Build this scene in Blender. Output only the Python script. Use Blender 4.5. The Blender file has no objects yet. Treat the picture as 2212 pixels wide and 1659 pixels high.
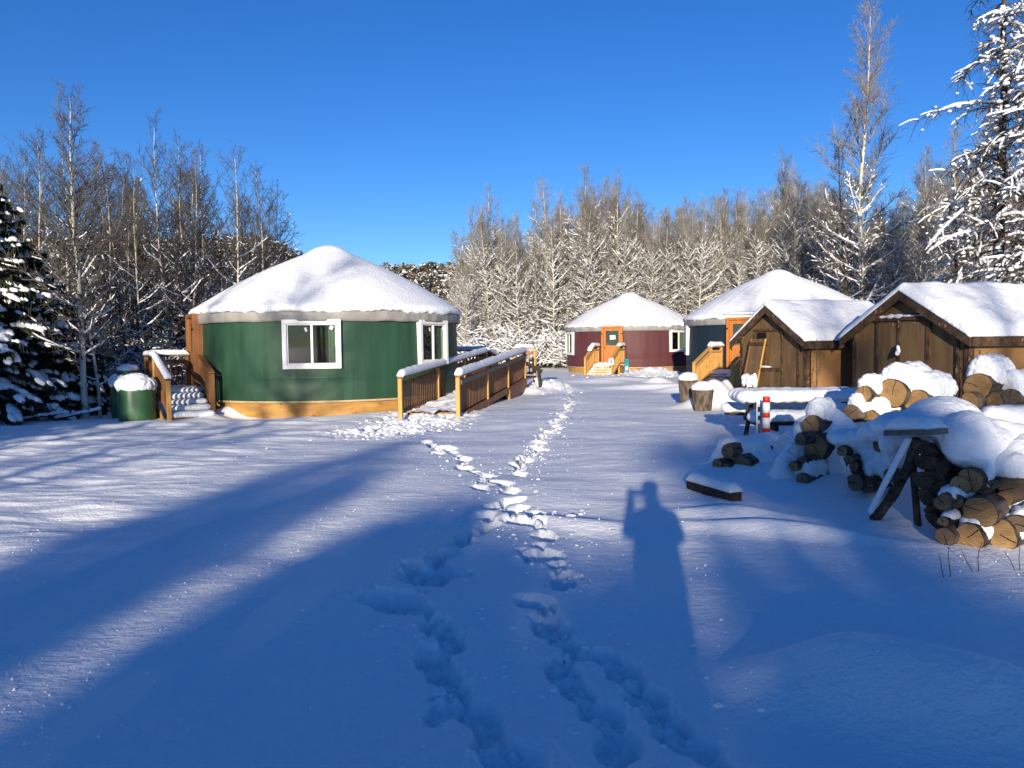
import bpy, bmesh, math, random
import numpy as np
from mathutils import Vector, Matrix, Quaternion

R = math.radians
scene = bpy.context.scene
COL = scene.collection

# ------------------------------------------------------------------ camera
CAM = Vector((0.0, 0.0, 1.68))
PITCH, ROLL = 3.0, -0.7
cam_data = bpy.data.cameras.new('camera')
cam_data.sensor_width = 36.0
cam_data.lens = 27.0
cam_data.clip_start = 0.05
cam_data.clip_end = 3000
cam = bpy.data.objects.new('camera', cam_data)
COL.objects.link(cam)
CROT = Matrix.Rotation(R(90 - PITCH), 3, 'X') @ Matrix.Rotation(R(ROLL), 3, 'Z')
cam.matrix_world = Matrix.Translation(CAM) @ CROT.to_4x4()
scene.camera = cam

# ------------------------------------------------------------------ light
SUN_EL, SUN_AZ = 10.2, 9.0          # shadows run forward and a little to the right
ldir = Vector((math.sin(R(SUN_AZ)) * math.cos(R(SUN_EL)), math.cos(R(SUN_AZ)) * math.cos(R(SUN_EL)), -math.sin(R(SUN_EL))))
sun_d = bpy.data.lights.new('sun', 'SUN')
sun_d.energy = 4.3
sun_d.angle = R(0.55)
sun_d.color = (1.0, 0.88, 0.70)
sun = bpy.data.objects.new('sun', sun_d)
COL.objects.link(sun)
sun.rotation_euler = ldir.to_track_quat('-Z', 'Y').to_euler()
sun.location = (-10, -60, 30)

world = bpy.data.worlds.new('World')
scene.world = world
world.use_nodes = True
wn, wl = world.node_tree.nodes, world.node_tree.links
wn.clear()
sky = wn.new('ShaderNodeTexSky')
sky.sky_type = 'NISHITA'
sky.sun_disc = False
sky.sun_elevation = R(SUN_EL)
sky.sun_rotation = R(180 + SUN_AZ)
sky.altitude = 1200
sky.air_density = 1.0
sky.dust_density = 0.0
sky.ozone_density = 4.0
hsv = wn.new('ShaderNodeHueSaturation')
hsv.inputs['Saturation'].default_value = 1.17
hsv.inputs['Hue'].default_value = 0.514
bg = wn.new('ShaderNodeBackground')
bg.inputs['Strength'].default_value = 0.104
wo = wn.new('ShaderNodeOutputWorld')
wl.new(sky.outputs[0], hsv.inputs['Color'])
wl.new(hsv.outputs[0], bg.inputs['Color'])
wl.new(bg.outputs[0], wo.inputs[0])
scene.view_settings.view_transform = 'Standard'
scene.view_settings.look = 'None'
scene.view_settings.gamma = 1.0
scene.view_settings.exposure = 0.76
scene.cycles.max_bounces = 6
scene.cycles.diffuse_bounces = 3
scene.cycles.transparent_max_bounces = 8
scene.cycles.sample_clamp_indirect = 4.0

# ------------------------------------------------------------------ picture -> place
def ray(px, py):                                   # picture coordinates of the 2212 x 1659 view
    return CROT @ Vector(((px - 1106) / 1659.0, -(py - 829.5) / 1659.0, -1.0))
def P(px, py, Y):
    d = ray(px, py)
    return CAM + d * (Y / d.y)
def G(px, py, z=0.0):
    d = ray(px, py)
    return CAM + d * ((z - CAM.z) / d.z)
def Z8(zx, zy, Y):                                 # the woodpile close-up
    return P(1469 + .33596 * zx, 760.4 + .33596 * zy, Y)
SDIR = np.array([math.sin(R(SUN_AZ)), math.cos(R(SUN_AZ))])
def UV(u, v):                                      # u across the sunlight, v along the shadows
    return (u * SDIR[1] + v * SDIR[0], -u * SDIR[0] + v * SDIR[1])

# ------------------------------------------------------------------ noise
def _h(ix, iy, s):
    n = (ix.astype(np.int64) * 374761393 + iy.astype(np.int64) * 668265263 + s * 974711) & 0x7fffffff
    n = ((n ^ (n >> 13)) * 1274126177) & 0x7fffffff
    return ((n ^ (n >> 16)) & 0xffff) / 65535.0
def vnoise(x, y, s=0):
    x = np.asarray(x, float); y = np.asarray(y, float)
    ix, iy = np.floor(x), np.floor(y)
    fx, fy = x - ix, y - iy
    fx = fx * fx * fx * (fx * (fx * 6 - 15) + 10); fy = fy * fy * fy * (fy * (fy * 6 - 15) + 10)
    a, b = _h(ix, iy, s), _h(ix + 1, iy, s)
    c, d = _h(ix, iy + 1, s), _h(ix + 1, iy + 1, s)
    return (a * (1 - fx) + b * fx) * (1 - fy) + (c * (1 - fx) + d * fx) * fy * 1.0 - 0.5
def fbm(x, y, s=0, o=4, g=.5):
    t, a = 0, 1.0
    for k in range(o):
        t = t + a * vnoise(x * 2 ** k + 17.3 * k, y * 2 ** k - 9.1 * k, s + k); a *= g
    return t
def sm(x, a, b):
    t = np.clip((x - a) / (b - a), 0, 1)
    return t * t * (3 - 2 * t)

# ------------------------------------------------------------------ materials
MATS = {}
def nodes_of(name):
    m = bpy.data.materials.new(name); m.use_nodes = True
    nt = m.node_tree
    b = nt.nodes['Principled BSDF']
    return m, nt, b
def pm(name, c1, c2=None, scale=4.0, rough=.7, bump=0.0, bscale=None, stretch=(1, 1, 1), detail=6, spec=.3, specks=None, lo=.35, hi=.65, rnd=0.0):
    m, nt, b = nodes_of(name)
    N, L = nt.nodes, nt.links
    tc = N.new('ShaderNodeTexCoord'); mp = N.new('ShaderNodeMapping')
    mp.inputs['Scale'].default_value = stretch
    L.new(tc.outputs['Object'], mp.inputs['Vector'])
    if rnd:
        oi = N.new('ShaderNodeObjectInfo')
        cx = N.new('ShaderNodeCombineXYZ')
        ml = N.new('ShaderNodeMath'); ml.operation = 'MULTIPLY'; ml.inputs[1].default_value = 37.0
        L.new(oi.outputs['Random'], ml.inputs[0]); L.new(ml.outputs[0], cx.inputs[2]); L.new(ml.outputs[0], cx.inputs[0])
        L.new(cx.outputs[0], mp.inputs['Location'])
    c2 = c2 or c1
    nz = N.new('ShaderNodeTexNoise'); nz.inputs['Scale'].default_value = scale; nz.inputs['Detail'].default_value = detail
    L.new(mp.outputs[0], nz.inputs['Vector'])
    rp = N.new('ShaderNodeValToRGB')
    rp.color_ramp.elements[0].position = lo; rp.color_ramp.elements[1].position = hi
    rp.color_ramp.elements[0].color = (*c1, 1); rp.color_ramp.elements[1].color = (*c2, 1)
    L.new(nz.outputs['Fac'], rp.inputs['Fac'])
    col = rp.outputs['Color']
    if specks:
        sc, thr, scol, sst = specks
        mp2 = N.new('ShaderNodeMapping'); mp2.inputs['Scale'].default_value = sst
        L.new(tc.outputs['Object'], mp2.inputs['Vector'])
        n2 = N.new('ShaderNodeTexNoise'); n2.inputs['Scale'].default_value = sc; n2.inputs['Detail'].default_value = 3
        L.new(mp2.outputs[0], n2.inputs['Vector'])
        r2 = N.new('ShaderNodeValToRGB')
        r2.color_ramp.elements[0].position = thr; r2.color_ramp.elements[1].position = thr + .025
        L.new(n2.outputs['Fac'], r2.inputs['Fac'])
        mx = N.new('ShaderNodeMix'); mx.data_type = 'RGBA'
        L.new(r2.outputs['Color'], mx.inputs['Factor']); L.new(col, mx.inputs['A']); mx.inputs['B'].default_value = (*scol, 1)
        col = mx.outputs['Result']
    if rnd:
        hs = N.new('ShaderNodeHueSaturation')
        mr = N.new('ShaderNodeMapRange'); mr.inputs['To Min'].default_value = 1 - rnd; mr.inputs['To Max'].default_value = 1 + rnd
        L.new(oi.outputs['Random'], mr.inputs['Value']); L.new(mr.outputs[0], hs.inputs['Value'])
        L.new(col, hs.inputs['Color']); col = hs.outputs['Color']
    L.new(col, b.inputs['Base Color'])
    b.inputs['Roughness'].default_value = rough
    b.inputs['Specular IOR Level'].default_value = spec
    if bump:
        nb = N.new('ShaderNodeTexNoise'); nb.inputs['Scale'].default_value = bscale or scale * 3; nb.inputs['Detail'].default_value = 5
        L.new(mp.outputs[0], nb.inputs['Vector'])
        bp = N.new('ShaderNodeBump'); bp.inputs['Strength'].default_value = 1.0; bp.inputs['Distance'].default_value = bump
        L.new(nb.outputs['Fac'], bp.inputs['Height']); L.new(bp.outputs[0], b.inputs['Normal'])
    MATS[name] = m
    return m

def snow_mat(name, layers, col=(.85, .865, .88)):
    m, nt, b = nodes_of(name)
    N, L = nt.nodes, nt.links
    tc = N.new('ShaderNodeTexCoord')
    prev = None
    for sc, st, dist in layers:
        mp = N.new('ShaderNodeMapping'); mp.inputs['Scale'].default_value = st
        L.new(tc.outputs['Object'], mp.inputs['Vector'])
        nz = N.new('ShaderNodeTexNoise'); nz.inputs['Scale'].default_value = sc; nz.inputs['Detail'].default_value = 4
        nz.inputs['Roughness'].default_value = .55
        L.new(mp.outputs[0], nz.inputs['Vector'])
        bp = N.new('ShaderNodeBump'); bp.inputs['Distance'].default_value = dist; bp.inputs['Strength'].default_value = 1
        L.new(nz.outputs['Fac'], bp.inputs['Height'])
        if prev: L.new(prev.outputs[0], bp.inputs['Normal'])
        prev = bp
    b.inputs['Base Color'].default_value = (*col, 1)
    b.inputs['Roughness'].default_value = .65
    b.inputs['Specular IOR Level'].default_value = .25
    L.new(prev.outputs[0], b.inputs['Normal'])
    MATS[name] = m
    return m
M_GROUND = snow_mat('ground_snow', [(2.5, (.8, 1.2, 1), .022), (11, (.85, 1.2, 1), .014), (40, (1, 1, 1), .0075), (120, (1, 1, 1), .003)])
M_SNOW = snow_mat('snow', [(7, (1, 1, 1), .018), (17, (1, 1, 1), .020), (45, (1, 1, 1), .006)])
M_TSNOW = snow_mat('tree_snow', [(12, (1, 1, 1), .02)])
M_CLOD = snow_mat('clod_snow', [(20, (1, 1, 1), .02)])

M_GREEN = pm('green_canvas', (.015, .051, .028), (.023, .072, .040), .7, .55, .004, 1.6, (6, 6, .5), spec=.35)
M_MAROON = pm('maroon_canvas', (.082, .024, .027), (.098, .031, .034), .9, .6, .004, 1.6, (6, 6, .5), spec=.3)
M_NAVY = pm('navy_canvas', (.0085, .021, .032), (.012, .026, .040), .9, .6, .004, 1.6, (6, 6, .5), spec=.3)
M_FLAP = pm('grey_vinyl', (.22, .215, .20), (.30, .29, .27), 3, .5, .03, 4, (1, 1, .6))
M_SKIRT = pm('plywood_skirting', (.33, .17, .045), (.47, .26, .075), 2.0, .7, .002, 12, (1.2, 1.2, 5), specks=(3.2, .64, (.20, .09, .025), (1, 1, 3)))
M_TRIMW = pm('pale_wood_strip', (.42, .30, .16), (.52, .38, .20), 6, .7, .002, 20, (1, 1, 4))
M_WHITE = pm('white_vinyl', (.74, .73, .69), (.80, .79, .76), 6, .4, .001, 30)
M_DOOR = pm('orange_stained_wood', (.36, .125, .028), (.46, .17, .04), 3, .5, .002, 14, (6, 6, .5))
M_DOORD = pm('brown_stained_wood', (.19, .08, .030), (.26, .11, .042), 3, .5, .002, 14, (6, 6, .5))
M_CEDAR = pm('new_timber', (.46, .24, .062), (.60, .335, .10), 3, .65, .002, 14, (5, 5, .5), specks=(9, .68, (.25, .10, .03), (1, 1, .5)))
M_RAMPW = pm('ramp_timber', (.22, .105, .05), (.33, .17, .085), 3, .7, .002, 14, (5, 5, .5), rnd=.1)
M_OLDW = pm('brown_timber', (.15, .07, .028), (.24, .115, .045), 3, .7, .002, 14, (5, 5, .5))
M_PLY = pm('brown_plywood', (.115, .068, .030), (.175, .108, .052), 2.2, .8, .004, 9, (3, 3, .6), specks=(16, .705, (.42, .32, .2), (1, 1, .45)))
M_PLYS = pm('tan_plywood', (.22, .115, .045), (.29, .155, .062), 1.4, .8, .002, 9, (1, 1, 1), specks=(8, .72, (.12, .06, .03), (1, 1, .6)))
M_DTRIM = pm('weathered_trim', (.035, .02, .012), (.105, .06, .032), 5, .85, .006, 16, (1, 1, 1), specks=(14, .66, (.30, .17, .09), (1, 1, .5)))
M_GREYW = pm('grey_timber', (.12, .10, .08), (.20, .17, .135), 5, .85, .003, 16, (.6, 3, 3))
M_DARKW = pm('dark_timber', (.02, .014, .01), (.045, .03, .02), 5, .8, .003, 16, (.6, 3, 3))
M_BARK = pm('log_bark', (.022, .016, .012), (.15, .115, .085), 9, .95, .02, 18, (.5, 1.4, 1.4), rnd=.3)
M_STUMPB = pm('stump_bark', (.045, .033, .025), (.17, .13, .10), 14, .95, .02, 22, (1, 1, .35), rnd=.15)
M_TANK = pm('green_tank_paint', (.026, .085, .034), (.036, .105, .045), 2, .42, .002, 14, spec=.5, specks=(7, .70, (.06, .12, .06), (1, 1, .4)))
M_RED = pm('red_reflective', (.50, .02, .012), (.58, .03, .02), 8, .4)
M_WBAND = pm('white_band', (.62, .62, .6), (.72, .72, .7), 8, .45, specks=(12, .7, (.3, .3, .28), (1, 1, 1)))
M_METAL = pm('grey_metal', (.36, .37, .38), (.46, .47, .48), 6, .45)
M_BLACK = pm('black_metal', (.012, .012, .012), None, 6, .5)
M_TEAL = pm('teal_plastic', (.02, .22, .25), (.03, .28, .31), 3, .35)
M_PAPER = pm('paper', (.75, .75, .73), (.8, .8, .79), 3, .8)
M_BLUEP = pm('blue_print', (.08, .22, .38), (.2, .36, .5), 22, .6)
M_CURT = pm('green_curtain', (.16, .24, .17), (.30, .38, .28), 4, .9, .02, 6, (6, 6, .3))
M_CURTD = pm('pale_curtain', (.32, .36, .24), (.44, .46, .33), 4, .9, .02, 6, (6, 6, .3))
M_DARK = pm('shadow_black', (.002, .002, .002), (.005, .0045, .004), 1.5, .9)  # near-black paint for unlit space behind windows and the shed opening
M_SHADE = pm('grey_blind', (.22, .235, .24), (.27, .285, .29), 2, .8)
M_ASPEN = pm('aspen_bark', (.36, .325, .25), (.55, .51, .41), 2.2, .85, .004, 10, (3, 3, .8), specks=(4.5, .64, (.03, .025, .02), (1, 1, 2.2)), rnd=.22)
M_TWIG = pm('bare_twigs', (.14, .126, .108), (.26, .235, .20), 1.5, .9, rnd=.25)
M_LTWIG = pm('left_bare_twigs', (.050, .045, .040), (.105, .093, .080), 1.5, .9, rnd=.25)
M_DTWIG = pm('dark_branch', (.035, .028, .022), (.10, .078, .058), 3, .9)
M_NEEDLE = pm('spruce_needles', (.010, .016, .010), (.026, .034, .018), 3, .8)
M_SBARK = pm('spruce_bark', (.04, .03, .022), (.10, .075, .055), 6, .95, .01, 14)
M_CLOTH = pm('dark_coat', (.02, .022, .03), (.03, .032, .04), 6, .9)
M_SKIN = pm('skin', (.42, .24, .17), (.48, .28, .2), 6, .6)

def ring_wood(name, ca, cb, cc):
    m, nt, b = nodes_of(name)
    N, L = nt.nodes, nt.links
    tc = N.new('ShaderNodeTexCoord'); oi = N.new('ShaderNodeObjectInfo')
    mp = N.new('ShaderNodeMapping'); mp.inputs['Scale'].default_value = (0, 1, 1)
    L.new(tc.outputs['Object'], mp.inputs['Vector'])
    wv = N.new('ShaderNodeTexWave'); wv.wave_type = 'RINGS'; wv.rings_direction = 'SPHERICAL'
    wv.inputs['Scale'].default_value = 17; wv.inputs['Distortion'].default_value = 5; wv.inputs['Detail'].default_value = 3; wv.inputs['Detail Scale'].default_value = 1.2
    L.new(mp.outputs[0], wv.inputs['Vector'])
    add = N.new('ShaderNodeVectorMath'); add.operation = 'ADD'
    cx = N.new('ShaderNodeCombineXYZ')
    ml = N.new('ShaderNodeMath'); ml.operation = 'MULTIPLY'; ml.inputs[1].default_value = 51.0
    L.new(oi.outputs['Random'], ml.inputs[0]); L.new(ml.outputs[0], cx.inputs[0])
    L.new(tc.outputs['Object'], add.inputs[0]); L.new(cx.outputs[0], add.inputs[1])
    nz = N.new('ShaderNodeTexNoise'); nz.inputs['Scale'].default_value = 7; nz.inputs['Detail'].default_value = 6
    L.new(add.outputs[0], nz.inputs['Vector'])
    rp = N.new('ShaderNodeValToRGB')
    rp.color_ramp.elements[0].position = .3; rp.color_ramp.elements[1].position = .7
    rp.color_ramp.elements[0].color = (*cb, 1); rp.color_ramp.elements[1].color = (*ca, 1)
    L.new(nz.outputs['Fac'], rp.inputs['Fac'])
    mx = N.new('ShaderNodeMix'); mx.data_type = 'RGBA'
    ml2 = N.new('ShaderNodeMath'); ml2.operation = 'MULTIPLY'; ml2.inputs[1].default_value = .35
    L.new(wv.outputs['Fac'], ml2.inputs[0]); L.new(ml2.outputs[0], mx.inputs['Factor'])
    L.new(rp.outputs[0], mx.inputs['A']); mx.inputs['B'].default_value = (*cc, 1)
    # saw scratches
    mp3 = N.new('ShaderNodeMapping'); mp3.inputs['Scale'].default_value = (1, 3, 26); mp3.inputs['Rotation'].default_value = (.6, 0, 0)
    L.new(add.outputs[0], mp3.inputs['Vector'])
    n3 = N.new('ShaderNodeTexNoise'); n3.inputs['Scale'].default_value = 4
    L.new(mp3.outputs[0], n3.inputs['Vector'])
    hs = N.new('ShaderNodeHueSaturation')
    mr = N.new('ShaderNodeMapRange'); mr.inputs['From Min'].default_value = .3; mr.inputs['From Max'].default_value = .7
    mr.inputs['To Min'].default_value = .72; mr.inputs['To Max'].default_value = 1.2
    L.new(n3.outputs['Fac'], mr.inputs['Value']); L.new(mr.outputs[0], hs.inputs['Value'])
    L.new(mx.outputs['Result'], hs.inputs['Color'])
    # one drying crack from the heart outward
    sp = N.new('ShaderNodeSeparateXYZ'); L.new(tc.outputs['Object'], sp.inputs[0])
    def mth(op, a, b_=None):
        q = N.new('ShaderNodeMath'); q.operation = op
        for i_, v_ in enumerate((a, b_)):
            if v_ is None: continue
            if isinstance(v_, (int, float)): q.inputs[i_].default_value = v_
            else: L.new(v_, q.inputs[i_])
        return q.outputs[0]
    an = mth('MULTIPLY', oi.outputs['Random'], 6.28)
    ca_, sa_ = mth('COSINE', an), mth('SINE', an)
    wob_ = mth('MULTIPLY', mth('SUBTRACT', nz.outputs['Fac'], .5), .05)
    off = mth('ABSOLUTE', mth('ADD', mth('SUBTRACT', mth('MULTIPLY', sp.outputs[1], ca_), mth('MULTIPLY', sp.outputs[2], sa_)), wob_))
    alo = mth('ADD', mth('MULTIPLY', sp.outputs[1], sa_), mth('MULTIPLY', sp.outputs[2], ca_))
    crack = mth('MULTIPLY', mth('LESS_THAN', off, .0042), mth('GREATER_THAN', alo, -.01))
    mk = N.new('ShaderNodeMix'); mk.data_type = 'RGBA'
    L.new(crack, mk.inputs['Factor']); L.new(hs.outputs[0], mk.inputs['A']); mk.inputs['B'].default_value = (.02, .012, .008, 1)
    L.new(mk.outputs['Result'], b.inputs['Base Color'])
    bp = N.new('ShaderNodeBump'); bp.inputs['Distance'].default_value = .004
    L.new(n3.outputs['Fac'], bp.inputs['Height']); L.new(bp.outputs[0], b.inputs['Normal'])
    b.inputs['Roughness'].default_value = .85; b.inputs['Specular IOR Level'].default_value = .2
    return m
M_CUT = ring_wood('cut_wood', (.40, .25, .115), (.24, .14, .06), (.14, .075, .03))
M_CUTD = ring_wood('shaded_cut_wood', (.11, .07, .04), (.06, .04, .025), (.03, .02, .012))  # cut wood darkened to paint in the shade between the logs
M_CUTG = ring_wood('old_cut_wood', (.24, .165, .105), (.15, .10, .06), (.07, .045, .03))

def glass_mat(name, tint, refl):
    m, nt, b = nodes_of(name)
    N, L = nt.nodes, nt.links
    N.remove(b)
    tr = N.new('ShaderNodeBsdfTransparent'); tr.inputs[0].default_value = (*tint, 1)
    gl = N.new('ShaderNodeBsdfGlossy'); gl.inputs['Roughness'].default_value = .03; gl.inputs['Color'].default_value = (.9, .9, .9, 1)
    mx = N.new('ShaderNodeMixShader'); mx.inputs[0].default_value = refl
    L.new(tr.outputs[0], mx.inputs[1]); L.new(gl.outputs[0], mx.inputs[2])
    L.new(mx.outputs[0], N['Material Output'].inputs[0])
    return m
M_GLASS = glass_mat('window_glass', (.7, .75, .72), .05)

# ------------------------------------------------------------------ object helpers
def mesh_np(name, V, F, mats, fm=None, smooth=False):
    V = np.ascontiguousarray(V, dtype=np.float32); F = np.ascontiguousarray(F, dtype=np.int32)
    me = bpy.data.meshes.new(name)
    n, k = F.shape
    me.vertices.add(len(V)); me.vertices.foreach_set('co', V.ravel())
    me.loops.add(n * k); me.loops.foreach_set('vertex_index', F.ravel())
    me.polygons.add(n); me.polygons.foreach_set('loop_start', np.arange(0, n * k, k, dtype=np.int32))
    for m in mats: me.materials.append(m)
    if fm is not None: me.polygons.foreach_set('material_index', np.ascontiguousarray(fm, dtype=np.int32))
    me.update(calc_edges=True)
    me.polygons.foreach_set('use_smooth', np.full(n, smooth, dtype=bool))
    return me
def link(name, me, parent=None):
    o = bpy.data.objects.new(name, me); COL.objects.link(o)
    if parent is not None: o.parent = parent
    return o
def tag(o, label=None, cat=None, group=None, kind=None):
    if label: o['label'] = label
    if cat: o['category'] = cat
    if group: o['group'] = group
    if kind: o['kind'] = kind
    return o
def empty(name, loc=(0, 0, 0), rz=0.0, label=None, cat=None, group=None):
    o = bpy.data.objects.new(name, None); COL.objects.link(o)
    o.empty_display_size = .2
    o.location = loc; o.rotation_euler = (0, 0, rz)
    return tag(o, label, cat, group)
def copy_tree(o, parent=None):
    c = o.copy(); COL.objects.link(c)
    if parent is not None: c.parent = parent
    for ch in o.children: copy_tree(ch, c)
    return c

class MB:
    """collects simple solids into one mesh"""
    def __init__(s): s.bm = bmesh.new()
    def box(s, c, size, rot=None, bev=0.0):
        r = bmesh.ops.create_cube(s.bm, size=1.0)
        M = Matrix.Translation(Vector(c)) @ (rot.to_4x4() if rot is not None else Matrix.Identity(4)) @ Matrix.Diagonal((*size, 1))
        bmesh.ops.transform(s.bm, matrix=M, verts=r['verts'])
        if bev:
            es = list({e for v in r['verts'] for e in v.link_edges})
            bmesh.ops.bevel(s.bm, geom=es, offset=bev, segments=1, affect='EDGES')
        return s
    def bar(s, a, b, w, h, up=Vector((0, 0, 1)), bev=0.0):
        a, b = Vector(a), Vector(b); d = b - a; L = d.length
        x = d.normalized(); y = up.cross(x)
        if y.length < 1e-4: y = Vector((1, 0, 0)).cross(x)
        y.normalize(); z = x.cross(y)
        s.box((a + b) / 2, (L, w, h), Matrix((x, y, z)).transposed(), bev)
        return s
    def prism(s, pts, d):
        d = Vector(d)
        a = [s.bm.verts.new(p) for p in pts]; b = [s.bm.verts.new(Vector(p) + d) for p in pts]
        n = len(pts)
        s.bm.faces.new(a); s.bm.faces.new(b[::-1])
        for i in range(n): s.bm.faces.new((a[i], b[i], b[(i + 1) % n], a[(i + 1) % n]))
        return s
    def cyl(s, a, b, r0, r1, n=12):
        a, b = Vector(a), Vector(b)
        q = (b - a).normalized().to_track_quat('Z', 'Y').to_matrix()
        ra = [s.bm.verts.new(a + q @ Vector((r0 * math.cos(t * 2 * math.pi / n), r0 * math.sin(t * 2 * math.pi / n), 0))) for t in range(n)]
        rb = [s.bm.verts.new(b + q @ Vector((r1 * math.cos(t * 2 * math.pi / n), r1 * math.sin(t * 2 * math.pi / n), 0))) for t in range(n)]
        for i in range(n): s.bm.faces.new((ra[i], ra[(i + 1) % n], rb[(i + 1) % n], rb[i]))
        s.bm.faces.new(ra[::-1]); s.bm.faces.new(rb)
        return s
    def lathe(s, prof, n=32, c=(0, 0, 0), fn=None):
        rows = []
        for (r, z) in prof:
            row = []
            for i in range(n):
                t = 2 * math.pi * i / n
                rr, zz = fn(r, z, t) if fn else (r, z)
                row.append(s.bm.verts.new((c[0] + rr * math.cos(t), c[1] + rr * math.sin(t), c[2] + zz)))
            rows.append(row)
        for a, b in zip(rows[:-1], rows[1:]):
            for i in range(n): s.bm.faces.new((a[i], a[(i + 1) % n], b[(i + 1) % n], b[i]))
        return s
    def build(s, name, mat, parent=None, smooth=False, recalc=True):
        if recalc: bmesh.ops.recalc_face_normals(s.bm, faces=s.bm.faces)
        me = bpy.data.meshes.new(name); s.bm.to_mesh(me); s.bm.free()
        for m in (mat if isinstance(mat, (list, tuple)) else [mat]): me.materials.append(m)
        if smooth: me.polygons.foreach_set('use_smooth', np.full(len(me.polygons), True))
        return link(name, me, parent)

_ct = bpy.data.textures.new('lumps', 'CLOUDS'); _ct.noise_scale = .065; _ct.noise_depth = 2
_cb = bpy.data.textures.new('big_lumps', 'CLOUDS'); _cb.noise_scale = .35; _cb.noise_depth = 1
def snow_union(name, blobs, parent=None, voxel=.03, smooth=6, lump=.03, big=.0, mat=None):
    """blobs: (centre, (a,b,c) half axes, direction of a). Grown together into one lumpy body of snow."""
    bm = bmesh.new()
    for c, ax, d in blobs:
        d = Vector(d).normalized(); y = Vector((0, 0, 1)).cross(d); y.normalize(); z = d.cross(y)
        M = Matrix.Translation(Vector(c)) @ Matrix((d, y, z)).transposed().to_4x4() @ Matrix.Diagonal((*ax, 1))
        bmesh.ops.create_uvsphere(bm, u_segments=20, v_segments=12, radius=1.0, matrix=M)
    me = bpy.data.meshes.new(name); bm.to_mesh(me); bm.free()
    me.materials.append(mat or M_SNOW)
    o = link(name, me, parent)
    r = o.modifiers.new('remesh', 'REMESH'); r.mode = 'VOXEL'; r.voxel_size = voxel; r.use_smooth_shade = True
    if smooth:
        s = o.modifiers.new('smooth', 'SMOOTH'); s.factor = .5; s.iterations = smooth
    if lump:
        d = o.modifiers.new('lumps', 'DISPLACE'); d.texture = _ct; d.strength = lump; d.mid_level = .5; d.texture_coords = 'GLOBAL'
    if big:
        d = o.modifiers.new('biglumps', 'DISPLACE'); d.texture = _cb; d.strength = big; d.mid_level = .5; d.texture_coords = 'GLOBAL'
    return o

def sweep_snow(name, pts, w, h, parent=None, step=.06, seed=0, base=0.0):
    """a loaf of snow lying along a rail"""
    pts = [Vector(p) for p in pts]
    path = []
    for a, b in zip(pts[:-1], pts[1:]):
        n = max(2, int((b - a).length / step))
        for i in range(n): path.append(a.lerp(b, i / n))
    path.append(pts[-1])
    prof = [(-.5, 0), (-.56, .25), (-.54, .55), (-.40, .86), (-.15, 1.0), (.15, 1.0), (.40, .86), (.54, .55), (.56, .25), (.5, 0)]
    V, F = [], []
    m = len(prof); n = len(path)
    rng = np.random.default_rng(seed)
    for i, p in enumerate(path):
        d = (path[min(i + 1, n - 1)] - path[max(i - 1, 0)]).normalized()
        y = Vector((0, 0, 1)).cross(d).normalized()
        e = min(i, n - 1 - i) * step
        k = math.sqrt(max(.05, min(1, e / (.55 * h + .02))))
        for j, (a, b) in enumerate(prof):
            jit = float(vnoise(i * step * 9 + seed, j * .9 + seed * 3.1, 3)) * .16 + float(vnoise(i * step * 1.7, seed * 7.7, 5)) * .16
            q = p + y * (a * w * (.9 + .1 * k + jit * .5)) + Vector((0, 0, base + b * h * k * (1 + jit)))
            V.append(q)
    for i in range(n - 1):
        for j in range(m):
            j2 = (j + 1) % m
            F.append((i * m + j, i * m + j2, (i + 1) * m + j2, (i + 1) * m + j))
    me = bpy.data.meshes.new(name)
    F = [tuple(f) for f in F] + [tuple(range(m))[::-1], tuple((n - 1) * m + j for j in range(m))]
    me.from_pydata(V, [], F)
    me.materials.append(M_SNOW); me.update()
    bm = bmesh.new(); bm.from_mesh(me); bmesh.ops.recalc_face_normals(bm, faces=bm.faces); bm.to_mesh(me); bm.free()
    me.polygons.foreach_set('use_smooth', np.full(len(me.polygons), True))
    return link(name, me, parent)

# ------------------------------------------------------------------ the snowy ground
YURTS = {'green': (-5.23, 22.3), 'maroon': (6.88, 44.8), 'navy': (10.9, 31.5)}
YR = 3.63
def Z3(x, y):                                      # the trail close-up -> ground
    g = G(691.3 + .3906 * x, 829.5 + .3906 * y); return g.x, g.y
PITS = []   # x, y, dir angle, length, width, depth
def trail(pts, L, W, D, seed=0):
    rng = np.random.default_rng(seed)
    q = [Z3(*p) for p in pts]; D0 = D
    for i, (x, y) in enumerate(q):
        x2, y2 = q[min(i + 1, len(q) - 1)]; x0, y0 = q[max(i - 1, 0)]
        a = math.atan2(y2 - y0, x2 - x0) + rng.uniform(-.35, .35); D = D0 * min(1, .45 + .075 * y)
        g_ = math.hypot(x2 - x, y2 - y)
        if 0 < g_ < 1.6: PITS.append(((x + x2) / 2, (y + y2) / 2, math.atan2(y2 - y, x2 - x), g_ * .6, .075, D * .28))
        for k in range(2 if y < 12 else 1):
            b_ = rng.uniform(-.16, .16); PITS.append((x + b_ * math.cos(a) + rng.uniform(-.05, .05), y + b_ * math.sin(a) + rng.uniform(-.05, .05), a + rng.uniform(-.5, .5), L * rng.uniform(.3, .5), W * rng.uniform(.4, .75), D * rng.uniform(.3, .75)))
        PITS.append((x, y, a, .62 * L * rng.uniform(.8, 1.2), .78 * W * rng.uniform(.85, 1.15), D * rng.uniform(.75, 1.1)))
# from the ramp down to the crossing
trail([(585, 318), (655, 385), (700, 362), (790, 418), (795, 470), (915, 512), (890, 588), (1000, 560), (1045, 605)], .30, .15, .13, 1)
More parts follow.
